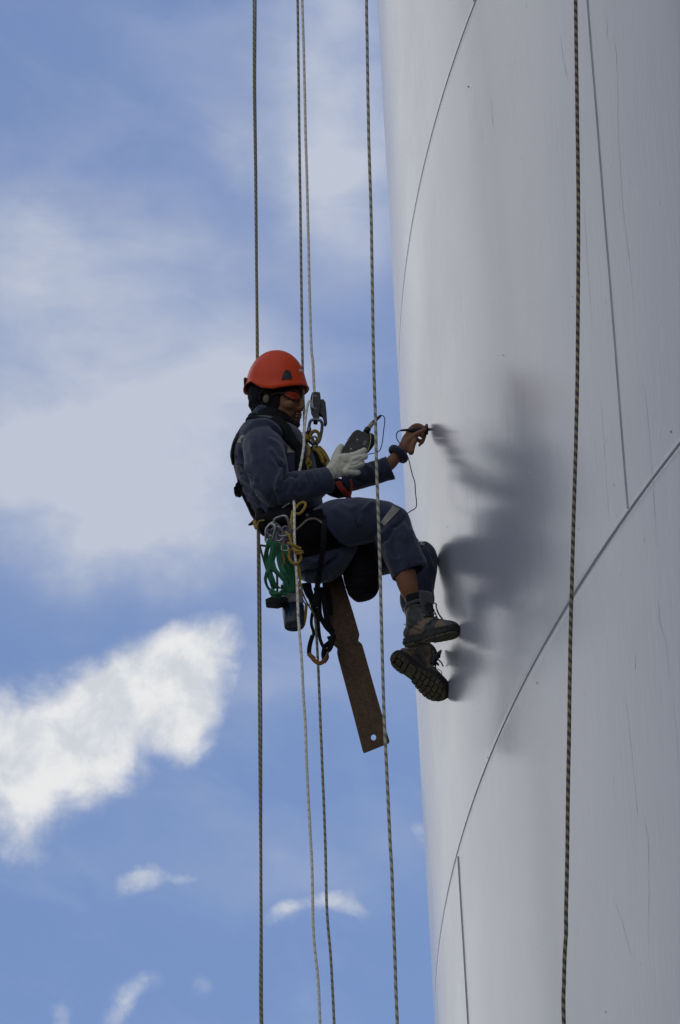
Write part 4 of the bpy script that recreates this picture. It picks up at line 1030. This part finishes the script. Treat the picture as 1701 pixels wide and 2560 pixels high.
def backs(b):
    loftq(b, '2', [(385, 40, .05, 34, 190), (300, 108, .05, 38, 200), (212, 230, .04, 40, 210), (138, 380, .03, 34, 210), (112, 510, .02, 28, 190), (122, 640, .0, 20, 150)], 14)
    loftq(b, '2', [(190, 860, .0, 14, 110), (232, 990, .0, 16, 120), (290, 1110, .0, 18, 130), (370, 1260, .0, 34, 150), (440, 1350, .0, 40, 150)], 14)
hs("back_strap", backs, M_vest)
def knobf(b):
    for x, y, r in ((190, 920, 34), (165, 970, 32), (200, 1010, 38), (160, 1010, 24), (215, 960, 36)): e = r*KS['2'][2]*MPP; ell(b, Q('2', x, y, .0), CR*e, CU*e*.9, Vector((0, .03, 0)))
hs("buckle", knobf, M_vest, .003, 1)
def padf(b):
    loftq(b, '4', [(270, 250, .10, 70, 130), (290, 330, .12, 92, 150), (310, 410, .13, 85, 140), (340, 480, .14, 50, 90)], 20)
    loftq(b, '4', [(200, 340, .08, 18, 120), (300, 300, .14, 60, 120), (450, 290, .19, 80, 60), (600, 260, .21, 85, 50), (740, 260, .20, 90, 50)], 18)
    loftq(b, '2', [(640, 1170, .17, 110, 90), (760, 1240, .19, 120, 70), (860, 1290, .19, 120, 70)], 16)
hs("hip_pad", padf, M_vest)
bm = bmesh.new()
ribbon(bm, [Q('4', 193, 318, .155), Q('4', 196, 360, .165), Q('4', 212, 410, .17), Q('4', 228, 425, .17)], .014, .004, wdir=(CR+CU*.2))
ribbon(bm, [Q('4', 225, 400, .20), Q('4', 238, 350, .205), Q('4', 258, 325, .21), Q('4', 322, 316, .215)], .006, .004, wdir=CU)
link("yellow_trim", bm_mesh(bm), M_yel, harness)
bm = bmesh.new()
ribbon(bm, [Q('4', 735, 440, .30), Q('4', 800, 385, .305), Q('4', 870, 320, .305), Q('4', 940, 295, .30), Q('4', 1010, 305, .29), Q('4', 1075, 352, .28)], .007, .002, wdir=CU)
tube(bm, [Q('4', 555, 155, .30), Q('4', 600, 125, .30), Q('4', 655, 92, .30)], .0022, 6, 3)
link("thin_strap", bm_mesh(bm), mat("beige_strap", (.26, .22, .18), .7, var=.4, vscale=120), harness)
bm = bmesh.new()
ribbon(bm, [Q('3', 320, 1000, .10), Q('3', 350, 1060, .11), Q('3', 390, 1110, .11), Q('3', 430, 1165, .09), Q('3', 458, 1205, .07)], .022, .003)
ribbon(bm, [Q('3', 475, 975, .07), Q('3', 490, 1040, .07), Q('3', 480, 1120, .07), Q('3', 458, 1205, .07)], .009, .003)
link("red_strap", bm_mesh(bm), M_red, harness)
bm = bmesh.new()
ribbon(bm, [Q('4', 1095, 190, .24), Q('4', 1100, 420, .265), Q('4', 1090, 640, .245), Q('4', 1060, 850, .20), Q('4', 1030, 1060, .15), Q('4', 1005, 1260, .12), Q('4', 985, 1450, .11)], .021, .003)
link("leg_strap", bm_mesh(bm), M_vest, harness)

# ------------------------------------------------------------------ things that hang from the harness
def mesh_thing(name, bm, mt, label, cat, group=None, parts=()):
    o = link(name, bm_mesh(bm), mt); tag(o, label, cat, group); return o
def carabiner(label, k, cx, cy, w_, h_, ang, t, rad=.0050, yaw=0.0, mt=None, group='steel carabiners racked on the hip', shape=1.0, sleeve=.5):
    """closed D-shaped ring; w_, h_ in crop units; ang degrees clockwise; yaw swings it in depth"""
    o = empty("carabiner", Q(k, cx, cy, t)); tag(o, label, 'carabiner', group)
    u = KS[k][2]*MPP; a = math.radians(ang); X = CR*math.cos(a)-CU*math.sin(a); Y = CR*math.sin(a)+CU*math.cos(a)
    X = X*math.cos(math.radians(yaw))-CF*math.sin(math.radians(yaw)); c = Q(k, cx, cy, t)
    prof = [(-.5, -.28), (-.5, .28), (-.36, .46), (0, .5), (.36, .46), (.5, .25), (.42, -.28), (.25, -.46), (0, -.5), (-.33, -.46)]
    bm = bmesh.new(); tube(bm, [c+X*(x*w_*u)+Y*(y*h_*u) for x, y in prof], rad, 10, 5, closed=True)
    link("frame", bm_mesh(bm), mt or M_steel, o)
    bm = bmesh.new(); e0 = c+X*(-.5*w_*u)+Y*(-.12*h_*u); e1 = c+X*(-.5*w_*u)+Y*(.14*h_*u)
    lathe(bm, e0, e1-e0, [(0, rad*1.1), (.001, rad*1.5), ((e1-e0).length, rad*1.5), ((e1-e0).length+.001, rad*1.1)], 14)
    link("screw_sleeve", bm_mesh(bm), M_gun, o); return o
carabiner('steel screw carabiner topmost of the rack on the hip, upright', '4', 560, 395, 185, 250, -18, .315, yaw=15)
carabiner('steel carabiner leaning right in the rack above the green webbing', '4', 470, 470, 165, 240, -48, .300, yaw=-10)
carabiner('steel carabiner lying lowest in the rack above the green webbing', '4', 475, 520, 205, 190, -35, .285, yaw=20)
carabiner('outermost steel carabiner of the hip rack, nearest the worker\'s back', '4', 400, 490, 110, 240, 12, .300, yaw=30)
carabiner('dark alloy carabiner tucked inside the hip rack', '4', 585, 500, 130, 190, 40, .290, mt=M_gun)
# oval at the chest
carabiner('grey oval carabiner joining the black descender to the yellow chest knot', '1', 1195, 1250, 165, 310, 5, .085, rad=.0062, mt=M_gun, group='chest carabiners')
carabiner('small bright steel carabiner hanging under the yellow chest knot', '1', 1190, 1400, 62, 170, -6, .095, rad=.0042, group='chest carabiners')
# small white frame buckle with orange cord
o = empty("buckle_tag", Q('4', 590, 680, .33)); tag(o, 'small white square buckle with red tape and orange cord over the green webbing', 'buckle')
bm = bmesh.new(); tube(bm, [Q('4', 548, 645, .33), Q('4', 545, 705, .33), Q('4', 615, 712, .33), Q('4', 632, 690, .33), Q('4', 628, 650, .33), Q('4', 600, 645, .33)], .0016, 6, 2)
link("frame", bm_mesh(bm), M_white, o)
bm = bmesh.new(); ribbon(bm, [Q('4', 565, 575, .325), Q('4', 568, 640, .333), Q('4', 570, 700, .325), Q('4', 568, 740, .325)], .0040, .002); link("tape", bm_mesh(bm), M_red, o)
bm = bmesh.new(); tube(bm, [Q('4', 570, 740, .325), Q('4', 562, 780, .325), Q('4', 580, 830, .325), Q('4', 575, 880, .325), Q('4', 558, 925, .325)], .0026, 6, 4); link("cord", bm_mesh(bm), mat("orange_cord", (.42, .13, .02), .8, var=.6, vscale=200), o)

# green webbing bundle
bm = bmesh.new()
G = [([(400, 560), (372, 640), (348, 740), (345, 850), (375, 960), (395, 1060), (440, 1150), (470, 1210)], .020, .30), ([(380, 580), (352, 700), (350, 840), (366, 930), (345, 1030), (336, 1110), (370, 1200), (430, 1250), (500, 1262)], .013, .285),
     ([(430, 590), (420, 700), (395, 830), (372, 930), (380, 1040), (420, 1130), (470, 1180)], .020, .315), ([(460, 600), (455, 720), (420, 860), (400, 980), (420, 1080), (460, 1160), (520, 1200), (580, 1180)], .020, .325),
     ([(490, 600), (500, 740), (520, 880), (570, 1000), (620, 1090), (650, 1180), (620, 1250), (540, 1282), (450, 1262), (400, 1225)], .021, .32), ([(520, 610), (530, 740), (560, 860), (620, 960), (660, 1060), (680, 1160), (655, 1240)], .024, .305),
     ([(550, 640), (600, 780), (640, 900), (690, 1000), (712, 1110), (700, 1210), (640, 1262)], .024, .29), ([(600, 760), (660, 900), (700, 1020), (722, 1120), (735, 1205), (690, 1262)], .020, .28),
     ([(470, 620), (440, 760), (430, 880), (470, 980), (540, 1050), (590, 1120), (600, 1200), (560, 1255), (490, 1270)], .018, .335), ([(350, 1010), (372, 960), (440, 985), (520, 1010), (580, 1080)], .012, .34),
     ([(395, 1240), (440, 1300), (500, 1290), (560, 1270)], .020, .33), ([(410, 1225), (430, 1290), (470, 1318), (520, 1290), (540, 1240)], .022, .315)]
for i, (pts, wd, t) in enumerate(G):
    n_ = len(pts); dirs = [tuple((CR*math.cos(.5*math.sin(i*1.7+j*.9))+CU*.25*math.sin(i+j*.6)+CF*math.sin(.9*math.sin(i*1.7+j*1.1)))) for j in range(n_)]
    ribbon(bm, [Q('4', x, y, t+.010*math.sin(j*1.3+i)) for j, (x, y) in enumerate(pts)], wd, .0022, 7, wdir=dirs)
mesh_thing("webbing_bundle", bm, M_green, 'bundle of green webbing looped on the hip carabiners', 'webbing sling')
# scraper with bent rod
o = empty("scraper", Q('4', 480, 1350, .25)); tag(o, 'black wedge shaped block on a thin bent black rod below the green webbing', 'scraper')
bm = bmesh.new(); tube(bm, [Q('4', 355, 655, .27), Q('4', 310, 650, .27), Q('4', 278, 645, .27), Q('4', 268, 665, .27), Q('4', 290, 760, .27), Q('4', 345, 950, .27), Q('4', 400, 1130, .26), Q('4', 470, 1330, .25)], .0042, 8, 4)
tube(bm, [Q('4', 440, 850, .26), Q('4', 480, 1000, .26), Q('4', 490, 1150, .255), Q('4', 488, 1330, .25)], .0045, 8, 4); link("rod", bm_mesh(bm), M_black, o)
bm = bmesh.new(); prism(bm, [Q('4', x, y, .275) for x, y in ((333, 1350), (340, 1385), (365, 1393), (490, 1404), (618, 1365), (626, 1332), (600, 1314), (515, 1308), (410, 1312), (345, 1340))], Vector((0, .045, 0)), .003)
bmesh.ops.recalc_face_normals(bm, faces=bm.faces); link("block", bm_mesh(bm), M_rub, o, smooth=False)
# canister
cb = Q('7', 420, 722, .22); ct = Q('7', 388, 300, .22); axc = ct-cb; H = axc.length
o = empty("tool_canister", cb); tag(o, 'grey canister with a dark blue lower half hanging under the hip', 'canister')
r0 = .0405
bm = bmesh.new(); lathe(bm, cb, axc, [(.0, r0*.80), (-.004, r0*.86), (-.002, r0*.93), (.008, r0*.97), (H*.50, r0*1.06), (H*.505, r0*1.0)], 36)
tube(bm, [cb+axc.normalized()*(-.0035)+Vector((math.cos(a)*.018, math.sin(a)*.018, 0)) for a in np.linspace(0, 2*math.pi, 17)[:-1]], .0012, 6, 1, closed=True)
link("sleeve", bm_mesh(bm), mat("dark_blue_plastic", (.010, .026, .052), .35, var=.3, vscale=20), o)
bm = bmesh.new(); lathe(bm, cb+axc*.45, axc, [(0, r0*.98), (H*.55, r0*1.06), (H*.60, r0*1.02)], 36); link("body", bm_mesh(bm), mat("brushed_grey", (.40, .39, .42), .4, metal=.35, var=.15, vscale=30), o)
# rusty plate
pl7 = [(720, 200), (930, 130), (985, 330), (1060, 570), (1125, 795), (1128, 812), (1116, 868), (1120, 884), (1148, 906), (1162, 930), (1280, 1350), (1392, 1740), (1398, 1830), (1428, 1880), (1456, 1970), (1448, 1990), (1185, 2096), (1170, 2090), (1160, 2060), (1030, 1560), (895, 1060), (885, 1010), (888, 965), (880, 950), (850, 925), (838, 895), (800, 740), (735, 460)]
bm = bmesh.new()
def plate(b, pts, hole, th):
    """planar polygon with a round hole, as a bridged ring of quads"""
    outer = [P(*K('7', x, y), -.03) for x, y in pts]
    cx, cy, rx, ry = hole; M = 28
    inner = [P(*K('7', cx+rx*math.cos(a), cy+ry*math.sin(a)), -.03) for a in np.linspace(0, 2*math.pi, M+1)[:-1]]
    me_v = []
    for d in (Vector((0, 0, 0)), Vector((0, th, 0))):
        vo = [b.verts.new(p+d) for p in outer]; vi = [b.verts.new(p+d) for p in inner]
        eo = [b.edges.new((vo[i], vo[(i+1) % len(vo)])) for i in range(len(vo))]; ei = [b.edges.new((vi[i], vi[(i+1) % M])) for i in range(M)]
        bmesh.ops.triangle_fill(b, use_beauty=True, use_dissolve=False, edges=eo+ei); me_v.append((vo, vi))
    for q in (0, 1):
        a, c = me_v[0][q], me_v[1][q]
        for i in range(len(a)): b.faces.new((a[i], a[(i+1) % len(a)], c[(i+1) % len(a)], c[i]))
    bmesh.ops.recalc_face_normals(b, faces=b.faces)
plate(bm, pl7, (1282, 1929, 29, 36), .006)
def m_rust():
    mt = bpy.data.materials.new("rusty_steel"); mt.use_nodes = True; g = NT(mt.node_tree); b = g.n['Principled BSDF']
    ob = g.node('ShaderNodeTexCoord').outputs['Object']
    f = g.mapr(g.noise(ob, 9.0, 6, 0.65), 0.35, 0.65); d = g.mapr(g.noise(ob, 60.0, 5, 0.7), 0.35, 0.7)
    c = g.mix(f, (.098, .050, .017), (.060, .031, .012)); c = g.mix(g.math('MULTIPLY', d, .28), c, (.038, .018, .009))
    c = g.mix(g.mapr(g.noise(ob, 3.5, 3, 0.5), 0.58, 0.72, 0, .5), c, (.11, .07, .045))
    g.put(b.inputs['Base Color'], c); g.put(b.inputs['Roughness'], g.mapr(d, 0, 1, .55, .85)); b.inputs['Metallic'].default_value = .15
    g.put(b.inputs['Normal'], g.bump(g.noise(ob, 150, 4, .6), .35, .002)); return mt
po = link("steel_plate", bm_mesh(bm), m_rust(), smooth=False); tag(po, 'long rusty brown steel plate with one round hole hanging below the worker', 'steel plate')
M_chalk = mat("green_chalk", (.02, .11, .08), .9, var=.6, vscale=300)
for grp in ([[(905, 890), (925, 885), (940, 905)], [(888, 935), (900, 955)], [(925, 945), (960, 955), (958, 985), (930, 975), (928, 950)], [(918, 1005), (930, 1022)]], [[(1040, 845), (1045, 828), (1060, 832)], [(1048, 862), (1068, 872), (1065, 892)], [(1070, 905), (1085, 900), (1092, 915), (1078, 925), (1098, 932)], [(1042, 850), (1058, 880)]]):
    for pts in grp:
        bm = bmesh.new(); tube(bm, [P(*K('7', x, y), -.029) for x, y in pts], .0017, 5, 4); link("chalk_mark", bm_mesh(bm), M_chalk, po)
# black pouch
def pouchf(b):
    loftq(b, '5', [(350, 560, -.01, 210, 240), (410, 700, -.01, 220, 260), (440, 850, -.01, 205, 250), (455, 1000, -.01, 190, 230), (468, 1110, -.01, 165, 200), (480, 1175, -.01, 120, 140), (485, 1190, -.01, 90, 90)], 24)
bm = bmesh.new(); pouchf(bm); me = remesh(bm, .005, 3); folds(me, [('5', [(300, 900), (450, 950), (620, 940)], 5, .006), ('5', [(330, 1120), (450, 1100), (600, 1130)], 4, -.006)], (.004, 14))
o = link("tool_pouch", me, M_vest); tag(o, 'black fabric pouch hanging beneath the thigh', 'pouch')
# black foot loop with orange tread
o = empty("foot_loop", Q('7', 700, 1000, .06)); tag(o, 'black webbing foot loop with an orange bottom hanging below the seat', 'foot loop')
bm = bmesh.new()
for pts, wd, t in (([(600, 330), (640, 480), (612, 600), (606, 700), (630, 800), (600, 900), (585, 1010)], .012, .05), ([(650, 300), (690, 450), (700, 600), (760, 720), (830, 800), (850, 860), (800, 900), (740, 950)], .018, .05),
                   ([(690, 300), (740, 420), (760, 560), (790, 700), (840, 790)], .022, .04), ([(680, 560), (682, 700), (700, 860), (745, 960), (790, 1000)], .013, .06), ([(560, 260), (600, 420), (650, 560), (690, 640)], .022, .035),
                   ([(620, 820), (590, 920), (583, 1020), (640, 1080)], .017, .06), ([(800, 830), (825, 900), (800, 970), (760, 1000), (770, 1060), (735, 1110)], .020, .055), ([(735, 960), (725, 1030), (735, 1080)], .010, .06), ([(760, 300), (790, 450), (800, 600)], .030, .0), ([(540, 250), (560, 330), (600, 400), (660, 420)], .030, .03)):
    n_ = len(pts); ribbon(bm, [Q('7', x, y, t+.006*math.sin(i)) for i, (x, y) in enumerate(pts)], wd, .003, 6, wdir=[tuple(CR+CU*.35*math.sin(i)+CF*.5*math.sin(i*1.3)) for i in range(n_)])
link("strap", bm_mesh(bm), M_vest, o)
bm = bmesh.new(); ribbon(bm, [Q('7', 575, 1022, .07), Q('7', 610, 1060, .075), Q('7', 650, 1105, .08), Q('7', 700, 1125, .08), Q('7', 745, 1095, .07), Q('7', 775, 1040, .06), Q('7', 790, 1000, .05)], .016, .004, 5, wdir=(CU+CR*.2+CF*.5))
link("tread", bm_mesh(bm), M_orange, o)
# yellow lanyards
o = empty("hip_lanyard", Q('4', 760, 700, .3)); tag(o, 'yellow rope lanyard knotted at the hip beside the pale rope', 'lanyard')
bm = bmesh.new(); yr = .0052
for pts in ([(735, 232, .285), (790, 225, .285), (845, 160, .285), (858, 100, .28), (825, 82, .275), (770, 110, .27), (735, 160, .27)], [(690, 200, .27), (675, 300, .28), (672, 400, .29), (690, 470, .29), (700, 560, .29)],
            [(600, 470, .32), (640, 510, .325), (662, 570, .325), (680, 640, .32), (740, 700, .325), (800, 740, .325)], [(625, 615, .335), (700, 640, .34), (760, 670, .335), (798, 690, .33)], [(690, 690, .335), (750, 720, .345), (815, 725, .335)],
            [(720, 735, .33), (780, 750, .34), (822, 735, .33)], [(655, 690, .315), (640, 780, .315), (675, 862, .32), (735, 885, .32), (785, 850, .32), (800, 790, .32), (780, 720, .32)], [(755, 880, .30), (775, 960, .30), (785, 1080, .29), (787, 1270, .285)]):
    tube(bm, [Q('4', x, y, t) for x, y, t in pts], yr, 8, 6)
link("rope_body", bm_mesh(bm), M_yel, o)
bm = bmesh.new(); lathe(bm, Q('4', 783, 1225, .292), Vector((0, 0, 1)), [(0, .0068), (.010, .0068)], 12); link("end_label", bm_mesh(bm), M_white, o)
bm = bmesh.new(); tube(bm, [Q('7', 500, 330, .22), Q('7', 540, 430, .2), Q('7', 590, 520, .18), Q('7', 640, 600, .15)], .0035, 8, 5); tube(bm, [Q('7', 505, 400, .2), Q('7', 520, 450, .2), Q('7', 555, 485, .19), Q('7', 600, 480, .18)], .0030, 8, 5)
mesh_thing("thin_cord", bm, mat("beige_cord", (.30, .24, .15), .8, var=.3, vscale=150), 'thin beige cord behind the canister, running to the foot loop', 'cord')
bm = bmesh.new(); ribbon(bm, [Q('7', 550, 480, .12), Q('7', 545, 560, .12), Q('7', 535, 640, .12), Q('7', 520, 710, .13)], .012, .003, wdir=CR+CF*.5)
mesh_thing("yellow_sling", bm, M_yel, 'short yellow webbing strip hanging just right of the canister', 'sling')
# chest knots
bm = bmesh.new(); yr = .0066
for pts in ([(1130, 1330, .085), (1150, 1260, .095), (1195, 1240, .10), (1235, 1270, .095), (1245, 1330, .085), (1215, 1380, .09), (1170, 1370, .095), (1150, 1310, .10)], [(1110, 1370, .08), (1130, 1300, .09), (1170, 1250, .085), (1220, 1245, .08)],
            [(1160, 1400, .08), (1180, 1480, .085), (1220, 1490, .085), (1250, 1530, .08)]):
    tube(bm, [Q('1', x, y, t) for x, y, t in pts], yr, 8, 6)
for pts in ([(1190, 400, .08), (1250, 440, .08), (1310, 510, .075), (1370, 600, .07), (1330, 640, .07), (1290, 590, .08), (1250, 500, .085)], [(1240, 400, .07), (1300, 460, .065), (1350, 540, .06), (1380, 610, .06)], [(1210, 440, .09), (1280, 540, .09), (1300, 620, .085)],
            [(1080, 560, .13), (1120, 590, .135), (1130, 640, .13), (1080, 660, .135), (1050, 700, .14), (1040, 745, .14)], [(1110, 560, .14), (1080, 610, .145), (1060, 650, .14), (1090, 690, .14), (1060, 750, .14)], [(1100, 380, .09), (1110, 460, .10), (1095, 540, .12)]):
    tube(bm, [Q('2', x, y, t) for x, y, t in pts], yr, 8, 6)
mesh_thing("chest_lanyard", bm, M_yel, 'thick yellow rope knots on the worker\'s chest', 'lanyard')
# descender
o = empty("descender", Q('1', 1200, 900, .09)); tag(o, 'black rope descender with a side lever in front of the worker\'s face', 'descender')
bm = bmesh.new(); prism(bm, [Q('1', x, y, .112) for x, y in ((1150, 738), (1190, 724), (1254, 730), (1264, 780), (1268, 880), (1250, 990), (1228, 1060), (1218, 1098), (1168, 1092), (1160, 1000), (1148, 940), (1128, 900), (1132, 800))], Vector((0, .040, 0)), .004)
bmesh.ops.recalc_face_normals(bm, faces=bm.faces); link("body", bm_mesh(bm), M_black, o, smooth=False)
bm = bmesh.new(); prism(bm, [Q('1', x, y, .105) for x, y in ((1255, 825), (1300, 820), (1328, 858), (1342, 980), (1350, 1120), (1328, 1156), (1306, 1142), (1300, 1022), (1252, 1022), (1245, 930))], Vector((0, .022, 0)), .004)
bmesh.ops.recalc_face_normals(bm, faces=bm.faces); link("lever", bm_mesh(bm), M_black, o, smooth=False)
bm = bmesh.new()
tube(bm, [Q('1', 1168, 735, .117), Q('1', 1160, 850, .119), Q('1', 1165, 960, .117)], .0022, 6, 3); link("side_plate", bm_mesh(bm), M_steel, o)
for x, y in ((1205, 800), (1195, 960)):
    bm = bmesh.new(); lathe(bm, Q('1', x, y, .110), -CF, [(0, .008), (.004, .008), (.005, .004)], 16); link("bolt", bm_mesh(bm), M_gun, o)
# backup device
o = empty("backup_device", Q('1', 1050, 1320, .07)); tag(o, 'small steel and yellow backup device on the rope at the chest', 'backup device')
bm = bmesh.new(); prism(bm, [Q('1', x, y, .085) for x, y in ((1012, 1265), (1030, 1250), (1048, 1262), (1050, 1380), (1030, 1392), (1008, 1350), (1018, 1310))], Vector((0, .03, 0)), .002); bmesh.ops.recalc_face_normals(bm, faces=bm.faces); link("body", bm_mesh(bm), M_steel, o, smooth=False)
bm = bmesh.new(); prism(bm, [Q('1', x, y, .09) for x, y in ((1062, 1280), (1095, 1275), (1102, 1345), (1066, 1350))], Vector((0, .03, 0)), .003); bmesh.ops.recalc_face_normals(bm, faces=bm.faces); link("side_cover", bm_mesh(bm), M_yel, o, smooth=False)
bm = bmesh.new(); prism(bm, [Q('1', x, y, .088) for x, y in ((1060, 1245), (1105, 1240), (1128, 1275), (1100, 1282), (1060, 1284))], Vector((0, .03, 0)), .003); bmesh.ops.recalc_face_normals(bm, faces=bm.faces); link("cap", bm_mesh(bm), M_black, o, smooth=False)

# ------------------------------------------------------------------ the meter and its probe
o = empty("thickness_meter", Q('3', 560, 520, .15)); tag(o, 'black handheld meter held up in the gloved hand', 'meter')
bm = bmesh.new(); prism(bm, [Q('3', x, y, .150) for x, y in ((366, 668), (358, 636), (372, 590), (440, 480), (500, 395), (535, 366), (575, 360), (630, 388), (700, 412), (722, 470), (705, 560), (668, 630), (640, 668), (420, 690))], Vector((0, .034, .006)), .006)
bmesh.ops.recalc_face_normals(bm, faces=bm.faces); link("case", bm_mesh(bm), M_black, o, smooth=False)
bm = bmesh.new(); prism(bm, [Q('3', x, y, .128) for x, y in ((690, 400), (740, 405), (770, 432), (776, 510), (745, 560), (700, 615), (660, 650), (640, 600))], Vector((0, .022, .004)), .004)
bmesh.ops.recalc_face_normals(bm, faces=bm.faces); link("holster", bm_mesh(bm), M_rub, o, smooth=False)
bm = bmesh.new()
M_brass = mat("brass_screw", (.5, .46, .34), .4, metal=.6)
for x, y in ((560, 488), (480, 603)):
    bm = bmesh.new(); lathe(bm, Q('3', x, y, .149), -CF, [(0, .0044), (.0022, .0042), (.0026, .002)], 14); link("screw", bm_mesh(bm), M_brass, o)
bm = bmesh.new(); prism(bm, [Q('3', x, y, .1520) for x, y in ((640, 495), (682, 500), (660, 555), (616, 545))], Vector((0, .003, 0))); bmesh.ops.recalc_face_normals(bm, faces=bm.faces); link("rating_label", bm_mesh(bm), mat("grey_label", (.16, .16, .18), .5, var=.5, vscale=300), o, smooth=False)
bm = bmesh.new(); tube(bm, [Q('3', 392, 575, .15), Q('3', 430, 510, .152), Q('3', 465, 475, .152)], .0016, 6, 3)
link("clip", bm_mesh(bm), M_steel, o, smooth=False)
bm = bmesh.new(); tube(bm, [Q('3', 715, 400, .155), Q('3', 722, 470, .158), Q('3', 708, 560, .158), Q('3', 672, 650, .155)], .0022, 6, 5); link("wrist_cord", bm_mesh(bm), mat("olive_cord", (.36, .34, .16), .8), o)
bm = bmesh.new(); a0, a1, a2, a3 = Q('3', 665, 395, .135), Q('3', 690, 350, .135), Q('3', 745, 280, .13), Q('3', 845, 190, .12)
tube(bm, [a0, a1], .0125, 12, 1); tube(bm, [a2+(a3-a2)*.0, a2+(a3-a2)*.45, a2+(a3-a2)*.9, a3], lambda q: .0078-.004*q, 10, 4); link("plug", bm_mesh(bm), M_black, o)
bm = bmesh.new(); tube(bm, [a1, a2], .0088, 12, 2); link("connector", bm_mesh(bm), mat("pale_connector", (.34, .34, .27), .5, var=.2, vscale=80), o)
o = empty("probe", Q('3', 1300, 368, -.165)); tag(o, 'black pen shaped probe held by the bare hand against the wall', 'probe')
tip = wall_hit(*K('3', 1446, 361), .001); tt_ = Y0-tip.y
bm = bmesh.new(); pp = [(1085, 375, 8), (1100, 372, 13), (1150, 368, 15), (1205, 369, 22), (1215, 369, 32), (1240, 369, 34), (1300, 366, 33), (1350, 362, 24), (1385, 360, 20)]
loftq(bm, '3', [(x, y, tt_+.028*(1400-x)/400, r, None) for x, y, r in pp], 16, 3)
link("grip", bm_mesh(bm), mat("probe_grip", (.02, .021, .028), .5, var=.3, vscale=80), o)
bm = bmesh.new(); c_ = Q('3', 1415, 360, tt_); axp = (tip-Q('3', 1350, 362, tt_+.003)).normalized()
lathe(bm, c_-axp*.006, axp, [(-.010, .008), (.0, .021), (.004, .0225), (.008, .021), (.009, .007)], 24); link("flange", bm_mesh(bm), M_black, o)
bm = bmesh.new(); lathe(bm, c_, axp, [(0, .0065), ((tip-c_).length, .0065)], 14); link("tip", bm_mesh(bm), M_gun, o)
bm = bmesh.new()
tube(bm, [Q('3', 848, 188, .12), Q('3', 880, 200, .115), Q('3', 895, 245, .11), Q('3', 882, 360, .10), Q('3', 866, 500, .10), Q('3', 845, 590, .10), Q('3', 812, 635, .11), Q('3', 740, 655, .12), Q('3', 680, 670, .13), Q('3', 600, 720, .12)], .0019, 6, 7)
mesh_thing("cable", bm, M_black, 'thin black cable looping from the meter plug back under the glove', 'cable')
bm = bmesh.new()
tube(bm, [Q('3', 1088, 375, -.138), Q('3', 1055, 388, -.135), Q('3', 1035, 430, -.130), Q('3', 1050, 490, -.125), Q('3', 1090, 548, -.118), Q('3', 1130, 620, -.112), Q('3', 1178, 700, -.112), Q('3', 1215, 850, -.11), Q('3', 1240, 940, -.11), Q('3', 1262, 1010, -.105), Q('3', 1270, 1130, -.09), Q('3', 1284, 1280, -.04), Q('3', 1262, 1330, .02), Q('3', 1225, 1352, .06), Q('3', 1165, 1392, .12)], .0022, 6, 7)
mesh_thing("cable", bm, M_black, 'thin black cable from the probe, looping down beside the wall to the knee', 'cable')
